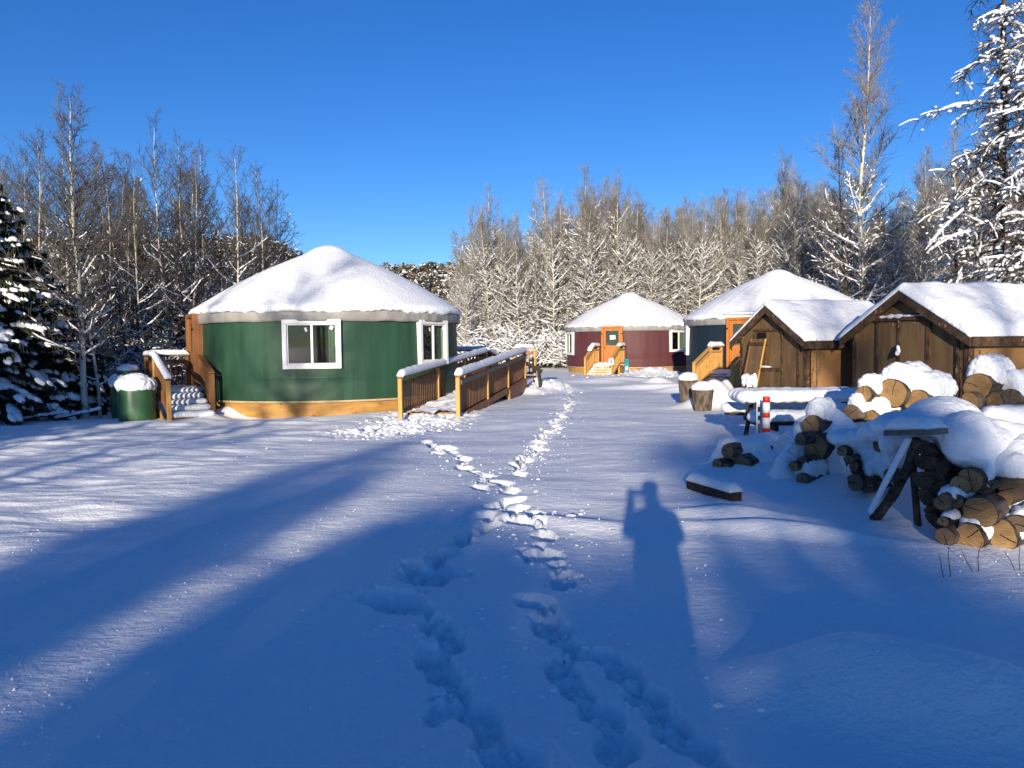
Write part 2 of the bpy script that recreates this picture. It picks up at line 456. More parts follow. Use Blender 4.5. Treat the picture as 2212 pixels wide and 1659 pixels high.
# crossing, then down to the left
trail([(1060, 655), (965, 680), (905, 735), (945, 770), (865, 815), (800, 860), (690, 930)], .26, .15, .13, 2)
PITS += [(*Z3(640, 1010), 2.5, .42, .16, .15), (*Z3(560, 1060), 2.2, .30, .20, .17), (*Z3(400, 1200), 2.5, .36, .2, .13)]
# crossing, then down to the right
trail([(1085, 700), (1090, 765), (1190, 725), (1240, 835), (1180, 945), (1265, 930), (1360, 1060), (1350, 1095)], .27, .15, .13, 3)
trail([(1180, 1200), (1245, 1290), (1290, 1330), (1400, 1420), (1520, 1490), (1610, 1500), (1700, 1580)], .30, .15, .12, 4)
trail([(650, 1330), (730, 1405), (620, 1480), (690, 1570), (760, 1660), (690, 1740)], .30, .15, .12, 5)
trail([(1330, 1540), (1430, 1660), (1560, 1790), (1640, 1990)], .30, .15, .12, 8)
trail([(1800, 1690), (1920, 1830), (2060, 2000)], .30, .15, .12, 18)
trail([(880, 1800), (960, 1960), (1100, 2100)], .32, .16, .12, 9)
# the trail that runs up the drive
trail([(1105, 505), (1085, 445), (1130, 425), (1170, 385), (1215, 365), (1200, 320), (1250, 300), (1260, 262), (1310, 250), (1290, 215),
       (1340, 195), (1330, 168), (1370, 150), (1360, 125), (1395, 110), (1365, 92), (1395, 78), (1362, 65), (1380, 50), (1360, 40)], .30, .15, .10, 6)
trail([(1095, 470), (1110, 412), (1150, 402), (1190, 350), (1225, 330), (1235, 282), (1280, 275), (1300, 232), (1315, 205), (1345, 180), (1350, 140), (1380, 118), (1372, 100)], .26, .14, .09, 16)
BUMPS = []  # x, y, rx, ry, h, angle
def bump_px(px, py, rx, ry, h, ang=0.0):
    g = G(px, py); BUMPS.append((g.x, g.y, rx, ry, h, ang))
# mounds, lower right
bump_px(1815, 1470, .46, .24, .17, -.1); bump_px(2010, 1540, .62, .30, .22, -.35); bump_px(2190, 1560, .5, .6, .10)
bump_px(1600, 1120, .55, .18, .10, -.25); bump_px(1690, 1150, .8, .14, .12, -.35)
bump_px(1250, 1135, .9, .25, .07, -.5)
# banks along the green yurt and its steps
bump_px(500, 893, .75, .45, .34, .1); bump_px(440, 900, .5, .3, .16); bump_px(760, 896, 1.3, .5, .10, 0); bump_px(850, 880, .6, .6, .10)
bump_px(340, 915, 1.2, .4, .10)
# ploughed banks near the far steps and beside the ramp
bump_px(1185, 845, .9, .7, .38); bump_px(1150, 850, .5, .4, .2)
bump_px(1410, 812, 1.5, .9, .42); bump_px(1345, 822, 1.6, .5, .16); bump_px(1450, 838, 2.6, .4, .22, .1); bump_px(1420, 826, .6, .35, .25)
bump_px(1290, 826, 1.2, .5, .15); bump_px(1475, 845, 1.0, .5, .2)
# drift behind the chopping blocks, drifts between table and piles
BUMPS += [(5.15, 19.6, .55, .6, .62, .3), (5.6, 19.9, .25, .3, .42, 0), (4.9, 19.2, .7, .5, .18, 0)]
BUMPS += [(4.6, 11.2, .9, .6, .34, -.1), (3.2, 9.6, 1.0, .5, .12, 0), (4.3, 8.4, 1.5, .9, .14, -.3), (5.0, 7.2, 1.2, .9, .12, -.4), (6.6, 13.4, 1.2, .9, .3, 0), (5.9, 17.0, .8, .8, .18, 0)]
def height(X, Y):
    X = np.asarray(X, float); Y = np.asarray(Y, float)
    h = .16 * fbm(X * .11, Y * .11, 11, 2) * sm(np.hypot(X, Y), 2, 10)
    h = h + .055 * fbm(X * .55, Y * .8, 5, 3)
    # low wind drifts on the left of the yard
    wl_ = sm(-X, 2.0, 5.0) * sm(Y, 4, 7) * (1 - sm(Y, 17, 21))
    h = h + wl_ * .09 * fbm(X * .5, Y * 1.5, 8, 4)
    for (x, y, rx, ry, hh, a) in BUMPS:
        c, s = math.cos(a), math.sin(a)
        dx, dy = X - x, Y - y
        q = ((dx * c + dy * s) / rx) ** 2 + ((-dx * s + dy * c) / ry) ** 2
        h = h + hh * np.exp(-q * 1.1)
    for cx, cy in YURTS.values():                     # melted trough round the walls
        d = np.hypot(X - cx, Y - cy)
        h = h - .07 * np.exp(-((d - 3.75) / .35) ** 2) * (1 + .8 * vnoise(X * .9, Y * .9, 3))
    h0 = h.copy()
    for (x, y, a, L, W, D) in PITS:
        m = (np.abs(X - x) < 1.1) & (np.abs(Y - y) < 1.1)
        if not m.any(): continue
        c, s = math.cos(a), math.sin(a)
        dx, dy = X[m] - x, Y[m] - y
        wob = 1 + .30 * fbm(X[m] * 7, Y[m] * 7, 31, 3, .65)
        q = np.sqrt(((dx * c + dy * s) / L) ** 2 + ((-dx * s + dy * c) / W) ** 2) * wob
        h[m] = np.minimum(h[m], h0[m] - D * (1 - sm(q, .66, 1.06)) + min(.075, .02 + .0075 * y) * (1 - sm(q, .8, 1.15)) * fbm(X[m] * 13, Y[m] * 13, 9, 3, .7)) + .013 * np.exp(-((q - 1.3) / .25) ** 2) * (1 + 2.4 * vnoise(X[m] * 12, Y[m] * 12, 4))
    # shovelled, broken snow at the foot of the ramp and by the far steps
    rr = np.exp(-(((X + 1.95) / .95) ** 2 + ((Y - 18.4) / 2.2) ** 2)) + .8 * np.exp(-(((X + 2.6) / .9) ** 2 + ((Y - 15.3) / 1.1) ** 2)) + np.exp(-(((X - .9) / .9) ** 2 + ((Y - 26.8) / .8) ** 2)) + .9 * np.exp(-(((X - 6.6) / 2.2) ** 2 + ((Y - 38.3) / 1.4) ** 2))
    h = h + np.clip(rr, 0, 1) * (.13 * fbm(X * 3.2, Y * 3.2, 21, 3) + .10 * vnoise(X * 8, Y * 6, 77) + .06 * vnoise(X * 15, Y * 12, 78))
    h = h * (1 - .6 * sm(np.hypot(X, Y), 60, 120)) - 0.0
    return h
def gz(x, y): return float(height(np.array([float(x)]), np.array([float(y)]))[0])

def build_ground():
    r = [.25]
    while r[-1] < 900:
        q = r[-1]
        k = .0034 if 3 < q < 21 else (.0065 if q < 62 else .05)
        r.append(q * (1 + k) + (.012 if q < 1.6 else 0))
    r = np.array(r)
    a1 = np.radians(np.linspace(-37, 37, 860))
    a2 = np.radians(np.linspace(37, 323, 150)[1:-1])
    a = np.concatenate([a1, a2])
    A, RR = np.meshgrid(a, r)
    X, Y = RR * np.sin(A), RR * np.cos(A)
    Zv = height(X.ravel(), Y.ravel())
    V = np.stack([X.ravel(), Y.ravel(), Zv], 1)
    n, m = len(r), len(a)
    i = np.arange(n - 1)[:, None]; j = np.arange(m)[None, :]; j2 = (j + 1) % m
    F = np.stack([(i * m + j) + 0 * j2, i * m + j2, (i + 1) * m + j2, (i + 1) * m + j], -1).reshape(-1, 4)
    V = np.vstack([V, [[0, 0, float(Zv[0])]]])
    me = mesh_np('snow_ground', V, F[:, ::-1], [M_GROUND], None, True)
    o = link('snow_ground', me)
    tag(o, 'deep snow covering the yard, crossed by lines of footprints', 'snow', None, 'structure')
build_ground()

# snow clods where the path to the ramp was shovelled
def ico(sub=1):
    bm = bmesh.new(); bmesh.ops.create_icosphere(bm, subdivisions=sub, radius=1.0)
    V = np.array([v.co[:] for v in bm.verts]); F = np.array([[v.index for v in f.verts] for f in bm.faces]); bm.free()
    return V, F
IV0, IF0 = ico(1)
IV, IF = ico(2)
def blobs_mesh(C, S, rng, V0=None, F0=None, rot=True, rough=.35, slope=None):
    """C centres n x 3, S half sizes n x 3"""
    V0 = IV0 if V0 is None else V0; F0 = IF0 if F0 is None else F0
    n, k = len(C), len(V0)
    jit = 1 + rough * (rng.random((n, k, 1)) - .5)
    W = V0[None] * jit
    if rot:
        t = rng.random(n) * 6.283; c, s = np.cos(t), np.sin(t)
        W = np.stack([W[..., 0] * c[:, None] - W[..., 1] * s[:, None], W[..., 0] * s[:, None] + W[..., 1] * c[:, None], W[..., 2]], -1)
    W = W * S[:, None, :]
    if slope is not None: W[..., 2] += W[..., 0] * slope[:, None, 0] + W[..., 1] * slope[:, None, 1]
    W = W + C[:, None, :]
    F = F0[None] + (np.arange(n) * k)[:, None, None]
    return W.reshape(-1, 3), F.reshape(-1, F0.shape[1])
def clods():
    rng = np.random.default_rng(5)
    C, S = [], []
    for cx, cy, sx, sy, n, s0 in ((-1.95, 18.5, .42, 1.7, 700, .026), (-2.2, 16.2, .50, .8, 380, .03), (-2.6, 14.9, .6, .5, 200, .025), (.95, 26.7, .5, .6, 90, .05), (6.5, 38.4, 1.6, .9, 160, .05), (8.3, 36.7, 1.6, .4, 90, .05)):
        x = cx + rng.normal(0, sx, n); y = cy + rng.normal(0, sy, n)
        s = s0 * rng.lognormal(-.35, .5, n)
        z = height(x, y) - s * .12
        C.append(np.stack([x, y, z], 1)); S.append(np.stack([s, s * rng.uniform(.6, 1, n), s * rng.uniform(.5, .8, n)], 1))
    for (px_, py_, a_, L_, W_, D_) in PITS:              # crumbs kicked out of the footprints
        if py_ < 3.2: continue
        n = 4
        x = px_ + rng.normal(0, .22, n); y = py_ + rng.normal(0, .24, n); s = .010 * rng.lognormal(-.2, .5, n)
        z = height(x, y)
        C.append(np.stack([x, y, z], 1)); S.append(np.stack([s, s * rng.uniform(.6, 1, n), s * rng.uniform(.5, .8, n)], 1))
    n = 2600                                             # white specks added to imitate sparkle on the open snow
    rr_ = 3.6 * (5.0 ** rng.random(n)); th = rng.uniform(-.68, .68, n)
    x = rr_ * np.sin(th); y = rr_ * np.cos(th); s = .0042 * rng.lognormal(-.1, .4, n)
    C.append(np.stack([x, y, height(x, y) + .002], 1)); S.append(np.stack([s, s, s], 1))
    C = np.concatenate(C); S = np.concatenate(S)
    V, F = blobs_mesh(C, S, rng, rough=.6)
    o = link('snow_clods', mesh_np('snow_clods', V, F, [M_CLOD], None, False))
    tag(o, 'broken clods of shovelled snow at the foot of the ramp and the far steps', 'snow', None, 'stuff')
clods()

# ------------------------------------------------------------------ yurts
def yurt(key, label, wallm, door_dir, windows, doorm, hang_sign=False, ribs=0.0, paper=False):
    cx, cy = YURTS[key]
    root = empty('yurt', (cx, cy, 0), 0, label, 'yurt', 'round canvas yurts around the snowy yard')
    rs = {'green': 1, 'maroon': 2, 'navy': 3}[key]
    n = 240
    # canvas wall: a little slack, so it bellies and wrinkles
    def wf(r, z, t):
        f = 1.6 * float(vnoise(t * 28, z * .5, rs)) + .8 * float(vnoise(t * 70, z * .9, rs + 9))
        return r + .005 * f + .018 * math.sin(z * 1.5), z
    wall = MB().lathe([(YR, .34), (YR, .6), (YR, .9), (YR - .006, .905), (YR, .93), (YR, 1.18), (YR, 1.5), (YR, 1.9), (YR, 2.26), (YR, 2.42)], n, fn=wf)
    kill = []
    for f_ in wall.bm.faces:
        c_ = f_.calc_center_median(); t_ = math.atan2(c_.y, c_.x)
        for (ang, w, z0, z1, style) in windows:
            dd_ = (t_ - ang + math.pi) % (2 * math.pi) - math.pi
            if abs(dd_) * YR < w / 2 - .055 and 1.18 < c_.z < 2.26: kill.append(f_)
    bmesh.ops.delete(wall.bm, geom=kill, context='FACES')
    wall.build('wall', wallm, root, True)
    # plywood skirting with its upper strip
    sk = MB().lathe([(YR - .07, -.45), (YR - .07, .34), (YR - .3, .34)], 72).build('skirting', M_SKIRT, root, False)
    MB().lathe([(YR - .3, .345), (YR + .02, .345), (YR + .025, .30), (YR - .06, .295)], 72).build('drip_strip', M_TRIMW, sk, False)
    # grey valance
    def ff(r, z, t):
        k = (2.62 - z) / .38
        return r + k * .035 * float(vnoise(t * 40, z * 3, rs + 3)) * 1.5, z + k * .03 * float(vnoise(t * 9, 0, rs + 5))
    MB().lathe([(YR - .25, 2.66), (YR + .02, 2.58), (YR + .115, 2.50), (YR + .11, 2.43), (YR + .10, 2.36), (YR + .085, 2.29), (YR + .03, 2.285)], n, fn=ff).build('eave_flap', M_FLAP, root, True)
    # snow on the cone
    def sf(r, z, t):
        if r > 3.5 and z < 2.58:
            rag = .07 * float(fbm(np.array(t * 6.0), np.array(rs * 3.3), rs, 2)) + .06 * float(vnoise(t * 30, rs, rs + 2)) + .06 * float(vnoise(t * 75, rs, rs + 4))
            return r + .3 * rag * .2, z + rag
        nz = .025 * float(fbm(np.array(r * math.cos(t) * .9), np.array(r * math.sin(t) * .9), rs, 3))
        rb = ribs * (math.cos(t * 36 + 1.0 * rs) * .5 + .3 * float(vnoise(t * 11, r * .4, 7))) * min(1, max(0, (r - .8) / 1.0)) * min(1, max(0, (3.8 - r) / .4))
        return r * (1 + nz * .1), z + nz + rb
    prof = [(YR + .04, 2.525), (YR + .115, 2.525), (YR + .16, 2.56), (YR + .165, 2.62), (YR + .11, 2.70)]
    for k in range(1, 24):
        f = k / 24
        r = (YR + .15) * (1 - f) + .62 * f
        z = 2.67 + (4.33 - 2.67) * f + .11 * math.sin(f * math.pi) - .0
        prof.append((r, z))
    prof += [(.60, 4.355), (.48, 4.43), (.36, 4.49), (.2, 4.545), (.08, 4.565), (.001, 4.568)]
    MB().lathe(prof, n, fn=sf).build('roof_snow', M_SNOW, root, True)
    MB().lathe([(YR, 2.45), (.6, 4.1), (.001, 4.15)], 64).build('roof', M_FLAP, root, True)
    # windows: flat frames standing on the curve of the wall
    for (ang, w, z0, z1, style) in windows:
        wr = empty('window', (math.cos(ang) * YR, math.sin(ang) * YR, 0), ang - math.pi / 2, None)
        wr.parent = root
        # local: x along wall (to the right seen from inside), -y... outward is +y
        def B(mb, x0, x1, za, zb, y0, y1): mb.box(((x0 + x1) / 2, (y0 + y1) / 2, (za + zb) / 2), (x1 - x0, y1 - y0, zb - za), None, .006)
        f = MB(); fw = .105
        B(f, -w / 2, w / 2, z1 - fw, z1, -.16, .07); B(f, -w / 2, w / 2, z0, z0 + fw, -.16, .07)
        B(f, -w / 2, -w / 2 + fw, z0 + fw, z1 - fw, -.16, .068); B(f, w / 2 - fw, w / 2, z0 + fw, z1 - fw, -.16, .068)
        f.build('frame', M_WHITE, wr)
        s = MB(); a, b = -w / 2 + fw, w / 2 - fw; sw = .035
        za, zb = z0 + fw, z1 - fw
        B(s, a, b, zb - sw, zb, -.02, .03); B(s, a, b, za, za + sw, -.02, .03)
        B(s, a, a + sw, za + sw, zb - sw, -.02, .028); B(s, b - sw, b, za + sw, zb - sw, -.02, .028)
        B(s, -.03, .03, za + sw, zb - sw, -.02, .034)
        s.build('sash', M_WHITE, wr)
        p = MB(); B(p, a + sw, -.03, za + sw, zb - sw, -.001, .003); B(p, .03, b - sw, za + sw, zb - sw, -.008, -.004)
        p.build('pane', M_GLASS, wr)
        k = MB(); B(k, a - .5, b + .5, za - .6, zb + .05, -.75, -.74); k.build('shade_sheet', M_DARK, wr)  # near-black sheet standing in for the unlit room behind the glass
        cu = MB()
        if style == 'corner':
            xs = np.linspace(-b, -b + .22, 9)
        else:
            xs = np.linspace(-b + .03, -.05, 15)
        zbot = za + .01
        rows = []
        for q, x in enumerate(xs):
            y = -.10 + .028 * math.sin(q * 2.1)
            rows.append((cu.bm.verts.new((x + (.0 if style != 'corner' else 0), y, zb)), cu.bm.verts.new((x, y, zbot))))
        for r0, r1 in zip(rows[:-1], rows[1:]): cu.bm.faces.new((r0[0], r1[0], r1[1], r0[1]))
        cu.build('curtain', M_CURT if style == 'corner' else M_CURTD, wr, True)
        if key == 'green':
            MB().box((.14, .007, zb - .14), (.055, .002, .10), Matrix.Rotation(.3, 3, 'Y')).build('sticker', M_PAPER, wr); MB().box((-.47 if style == 'corner' else -.3, .007, zb - .1), (.08, .002, .09), Matrix.Rotation(-.5, 3, 'Y')).build('sticker', M_PAPER, wr)
    # door: timber surround standing proud of the canvas
    ang = door_dir
    dr = empty('door', (math.cos(ang) * YR, math.sin(ang) * YR, 0), ang - math.pi / 2); dr.parent = root
    f = MB(); dw = .53
    f.box((-dw, .02, 1.47), (.12, .36, 2.18), None, .006).box((dw, .02, 1.47), (.12, .36, 2.18), None, .006).box((0, .02, 2.51), (2 * dw - .125, .355, .10), None, .006)
    f.build('frame', doorm, dr)
    lf = MB()
    lf.box((-.41, .10, 1.44), (.11, .05, 2.02)).box((.41, .10, 1.44), (.11, .05, 2.02)).box((0, .10, 2.38), (.71, .05, .14)).box((0, .10, .98), (.71, .048, 1.1))
    lf = lf.build('leaf', doorm, dr)
    MB().box((0, .095, 1.92), (.71, .01, .80)).build('pane', M_GLASS, lf)
    MB().box((0, .05, 1.92), (.72, .01, .82)).build('blind', M_SHADE, lf)
    MB().box((.40, .145, 1.4), (.03, .06, .12), None, .01).build('handle', M_BLACK, lf)
    for sg_ in (-1, 1): MB().box((sg_ * (dw + .03), .215, 2.15), (.10, .03, .05)).build('lamp_bracket', M_BLACK, dr)
    if paper:
        MB().box((-.02, .104, 1.96), (.30, .004, .22), Matrix.Rotation(.06, 3, 'Y')).build('notice', M_PAPER, lf)
        snow_union('snow_ledge', [((0, -.02, 2.70), (.85, .36, .09), (1, 0, 0))], dr, .04, 6, .02)
    return root

def dir_to_px(c, px):                               # angle on the wall circle where a sight line first meets it
    d = ray(px, 740); d2 = np.array([d.x, d.y]) / math.hypot(d.x, d.y); C = np.array(c)
    b = d2 @ C; q = b * b - (C @ C - YR * YR)
    t = b - math.sqrt(max(q, 0)); p = d2 * t - C
    return math.atan2(p[1], p[0])
cg, cmr, cn = YURTS['green'], YURTS['maroon'], YURTS['navy']
a_green_door = math.atan2(-.515, -.857)
yurt('green', 'dark green canvas yurt with a ramp, nearest of the three', M_GREEN, a_green_door,
     [(dir_to_px(cg, 674), 1.40, 1.13, 2.33, 'corner'), (dir_to_px(cg, 935), 1.24, 1.15, 2.33, 'corner'), (math.radians(80), 1.4, 1.13, 2.33, 'wide')], M_DOORD)
yurt('maroon', 'maroon canvas yurt at the back of the yard with an orange door', M_MAROON, math.atan2(-.92, -.39),
     [(dir_to_px(cmr, 1466), 1.40, 1.13, 2.33, 'wide'), (dir_to_px(cmr, 1230.5) , 1.40, 1.0, 2.3, 'wide')], M_DOOR, ribs=.02, paper=True)
yurt('navy', 'navy blue canvas yurt partly hidden behind the small shed', M_NAVY, math.atan2(-.78, -.62),
     [(math.radians(-190), 1.40, 1.13, 2.33, 'wide')], M_DOOR, ribs=.012, paper=True)

# ------------------------------------------------------------------ railings, steps, ramp
def railing(parent, pts, h, mat, postm, posts, seed, snow=.13, sub=0.0, low=.10, gap=.115, bal=.036, mid=None, snow_w=.15, topgap=.14, wide=True):
    """pts: floor line; balusters are the panel itself; posts, handrail and snow are its pieces"""
    pts = [Vector(p) for p in pts]
    mb = MB()
    for a, b in zip(pts[:-1], pts[1:]):
        L = (b - a).length; n = max(2, int(L / gap))
        d = (b - a).normalized(); side = Vector((0, 0, 1)).cross(d).normalized()
        for i in range(n):
            q = a.lerp(b, (i + .5) / n)
            mb.box(q + Vector((0, 0, (low + h - topgap) / 2)), (bal, bal, h - topgap - low), Matrix.Rotation(math.atan2(d.y, d.x), 3, 'Z'))
        if mid != 'none':
            up = Vector((0, 0, 1))
            mb.bar(a + up * (h - topgap - .02) + side * .036, b + up * (h - topgap - .02) + side * .036, .035, .085)
            mb.bar(a + up * (low + .05) + side * .036, b + up * (low + .05) + side * .036, .035, .085)
    pan = mb.build('railing', mat, parent)
    for (q, down) in posts:
        q = Vector(q)
        MB().box(q + Vector((0, 0, (h - .03 - down) / 2)), (.095, .095, h - .03 + down), Matrix.Rotation(math.atan2(d.y, d.x), 3, 'Z'), .006).build('post', postm, pan)
    hr = MB()
    for a, b in zip(pts[:-1], pts[1:]): hr.bar(a + Vector((0, 0, h)), b + Vector((0, 0, h)), .14 if wide else .09, .04, bev=.004)
    hr.build('handrail', mat, pan)
    if snow: sweep_snow('snow_cap', [p + Vector((0, 0, h + .018)) for p in pts], snow_w, snow, pan, seed=seed)
    return pan

# ---- access ramp beside the green yurt
ramp = empty('access_ramp', (-1.9, 17.6, 0), 0, 'timber access ramp with two slatted railings rising beside the green yurt', 'ramp')
RO = Vector((-1.9, 17.6, 0))
rd = Vector((.2, .98, 0)).normalized(); rsd = Vector((rd.y, -rd.x, 0))
A0 = Vector((-2.55, 17.5, 0)); B0 = Vector((-1.25, 17.75, 0))
def RP(base, s, z): return base + rd * s + Vector((0, 0, z)) - RO
SL = .055
A1, B1 = RP(A0, 8.4, 8.4 * SL), RP(B0, 8.4, 8.4 * SL)
dk = MB()
dk.bar(RP(A0, .6, .02), A1 + Vector((0, 0, -.01)), .1, .14); dk.bar(RP(B0, .6, .0), B1 + Vector((0, 0, -.03)), .1, .16)
dk.prism([RP(A0, .6, .03), RP(B0, .6, .03), B1, A1], (0, 0, .04))
dk.build('ramp_deck', M_RAMPW, ramp)
sn = MB(); ns, nw = 60, 12
gr_ = [[sn.bm.verts.new(RP(A0, .3 + 8.1 * i / ns, 0).lerp(RP(B0, .3 + 8.1 * i / ns, 0), .04 + .92 * j / nw) + Vector((0, 0, SL * 8.4 * i / ns + .12 + .10 * float(fbm(np.array(i * .55), np.array(j * .7), 3, 3))))) for j in range(nw + 1)] for i in range(ns + 1)]
for i in range(ns):
    for j in range(nw): sn.bm.faces.new((gr_[i][j], gr_[i][j + 1], gr_[i + 1][j + 1], gr_[i + 1][j]))
sn.build('deck_snow', M_CLOD, ramp, False)
railing(ramp, [RP(A0, 0, 0), A1], .95, M_RAMPW, M_CEDAR, [(RP(A0, s, s * SL), .3 + s * SL) for s in (0, 2.9, 5.6, 8.4)], 1, snow=.15, snow_w=.17, gap=.15, bal=.034)
railing(ramp, [RP(B0, 0, 0), B1], .95, M_RAMPW, M_CEDAR, [(RP(B0, s, s * SL), .3 + s * SL) for s in (0, 2.9, 5.6, 8.4)], 2, snow=.16, snow_w=.17, gap=.15, bal=.034)
MB().bar(RP(B0, .06, .80) + rsd * .06, B1 + Vector((0, 0, .80)) + rsd * .06, .035, .11).build('grab_board', M_GREYW, ramp)
# kick board under the upper end
MB().bar(RP(B0, 5.6, .12) + rsd * .055, RP(B0, 8.4, .30) + rsd * .055, .04, .34).build('side_board', M_RAMPW, ramp)
# landing at the top
LZ = 8.4 * SL + .03
L0, L1 = A1 - rsd * 1.3, B1 + rsd * .1
ld = MB(); ld.prism([L0, B1 + rsd * .05, B1 + rsd * .05 + rd * 2.0, L0 + rd * 2.0], (0, 0, .05)); ld.build('landing', M_RAMPW, ramp)
railing(ramp, [A1 + Vector((0, 0, .02)), L0 + Vector((0, 0, .02))], .98, M_OLDW, M_OLDW, [], 3, snow=.13, snow_w=.2)
railing(ramp, [B1 + rd * 2.0, B1 + rd * 2.0 - rsd * .75], 1.06, M_RAMPW, M_CEDAR, [(B1 + rd * 2.0, .7), (B1 + rd * 2.0 - rsd * .75, .7)], 4, snow=.13, snow_w=.2)
railing(ramp, [A1 + rd * 2.0 - rsd * .3, A1 + rd * 2.0 - rsd * 1.5], 1.0, M_RAMPW, M_OLDW, [(A1 + rd * 2.0 - rsd * .3, .7)], 5, snow=.13, snow_w=.2)
railing(ramp, [A1 + rd * .1, A1 + rd * 1.9 + Vector((0, 0, -.28))], 1.0, M_OLDW, M_OLDW, [], 6, snow=.13, snow_w=.2)
# stair foot on the yard side
stf = MB(); stf.bar(B1 + rd * .35 + Vector((0, 0, .55)), B1 + rd * .35 + rsd * .55 + Vector((0, 0, .25)), .06, .12); stf.bar(B1 + rd * .35 + rsd * .42 + Vector((0, 0, .45)), B1 + rd * .35 + rsd * .52 + Vector((0, 0, -.75)), .12, .10)
stf.build('stair_rail', M_DARKW, ramp)

def local(o, n, t, zz=0.0):
    return lambda a, b, z: Vector((n[0] * a + t[0] * b, n[1] * a + t[1] * b, z + zz))
# ---- steps at the left door of the green yurt
dn, dt = (-.817, -.577), (.577, -.817)
dpos = (cg[0] + YR * dn[0], cg[1] + YR * dn[1], 0)
st = empty('entry_steps', dpos, 0, 'snow-buried timber steps and landing at the left door of the green yurt', 'steps')
Lc = local(st, dn, dt)
yaw_t = math.atan2(dt[1], dt[0])
lm = MB(); lm.prism([Lc(.06, -.75, .50), Lc(1.2, -.75, .50), Lc(1.2, .5, .50), Lc(.06, .5, .50)], (0, 0, .05)); lm.build('landing', M_OLDW, st)
for i in range(4):
    z = .40 - .13 * i; b = .5 + .35 * i
    tm = MB().box(Lc(.62, b + .17, z), (.33, 1.0, .045), Matrix.Rotation(yaw_t, 3, 'Z'))
    tr = tm.build('step', M_OLDW, st)
    snow_union('snow', [(Lc(.22 + .08 * k, b + .12 + .12 * j, z + .07), (.13, .13, .085), (dn[0], dn[1], 0)) for k in range(11) for j in range(2)], tr, .026, 8, .012, .02)
snow_union('landing_snow', [(Lc(.25 + .22 * k, -.55 + .3 * j, .60), (.28, .28, .09), (1, 0, 0)) for k in range(5) for j in range(4)], st, .035, 10, .012, .02)
railing(st, [Lc(1.17, -.75, .52), Lc(1.17, .35, .52), Lc(1.17, 1.9, -.02)], .96, M_OLDW, M_CEDAR, [(Lc(1.17, -.75, .52), .7), (Lc(1.17, .35, .52), .7), (Lc(1.17, 1.9, -.02), .3)], 7, snow=.11, gap=.12)
railing(st, [Lc(.1, -.75, .52), Lc(1.17, -.75, .52)], .96, M_OLDW, M_OLDW, [(Lc(.15, -.75, .52), .7)], 8, snow=.13, snow_w=.2, gap=.13)
railing(st, [Lc(.08, .35, .52), Lc(.08, 1.5, .1)], .96, M_OLDW, M_OLDW, [(Lc(.08, 1.5, .1), .4)], 9, snow=0, gap=.12)
MB().prism([Lc(1.21, .4, .5), Lc(1.21, 1.85, -.15), Lc(1.21, 1.85, -.35), Lc(1.21, .4, -.35)], (dn[0] * .03, dn[1] * .03, 0)).build('stringer', M_CEDAR, st)

def front_steps(name, c, n, label, seed, w=.70, shade=False):
    t = (-n[1], n[0])
    if t[0] < 0: t = (n[1], -n[0])                 # t points to the right in the picture
    pos = (c[0] + YR * n[0], c[1] + YR * n[1], 0)
    s = empty(name, pos, 0, label, 'steps')
    Lc = local(s, n, t)
    yaw = math.atan2(n[1], n[0])
    MB().prism([Lc(.22, -w, .46), Lc(1.35, -w, .46), Lc(1.35, w, .46), Lc(.22, w, .46)], (0, 0, .06)).build('landing', M_CEDAR, s)
    MB().box(Lc(1.33, 0, .40), (.03, 2 * w - .02, .12), Matrix.Rotation(yaw, 3, 'Z')).build('fascia', M_CEDAR, s)
    rng = random.Random(seed)
    for i in range(4):
        z = .40 - .115 * i; a = 1.36 + .33 * i
        tr = MB().box(Lc(a + .165, 0, z), (.33, 2 * w - .1, .05), Matrix.Rotation(yaw, 3, 'Z')).box(Lc(a + .30, 0, z - .07), (.03, 2 * w - .12, .11), Matrix.Rotation(yaw, 3, 'Z')).build('step', M_CEDAR, s)
        snow_union('snow', [(Lc(a + .12 + rng.uniform(-.03, .03), -w + .15 + (2 * w - .3) * k / 7, z + .025), (.16, .11, rng.uniform(.03, .10) if (k < 2 or k > 5 or rng.random() < .35) else .03), (t[0], t[1], 0)) for k in range(8)], tr, .035, 3, .03)
    snow_union('landing_snow', [(Lc(.45 + .28 * j, -w + .15 + (2 * w - .3) * k / 5, .53), (.22, .2, rng.uniform(.05, .13)), (1, 0, 0)) for j in range(4) for k in range(6)], s, .045, 3, .04)
    for sg in (-1, 1):
        o = railing(s, [Lc(.4, sg * w, .5), Lc(1.35, sg * w, .5), Lc(2.75, sg * w, -.06)], .98, M_CEDAR, M_CEDAR,
                    [(Lc(.4, sg * w, .5), .7), (Lc(1.35, sg * w, .5), .7), (Lc(2.75, sg * w, -.06), .3)], seed * 5 + sg, snow=0, gap=.125, bal=.042, low=.05)
        sweep_snow('snow_cap', [Lc(.35, sg * w, 1.5), Lc(1.40, sg * w, 1.5)] + ([Lc(2.0, sg * w, 1.27)] if sg < 0 and not shade else []), .22, .17, o, seed=seed * 3 + sg)
    MB().box(Lc(.8, w + .03, .22), (1.0, .03, .42), Matrix.Rotation(yaw, 3, 'Z')).build('side_board', M_SKIRT, s)
    return s, Lc, yaw, t
ms, mL, myaw, mt = front_steps('entry_steps', cmr, (-.39, -.92), 'new timber steps with railings below the orange door of the maroon yurt', 3)
front_steps('entry_steps', cn, (-.62, -.78), 'timber steps half in shadow leading up to the navy yurt', 4, shade=True)
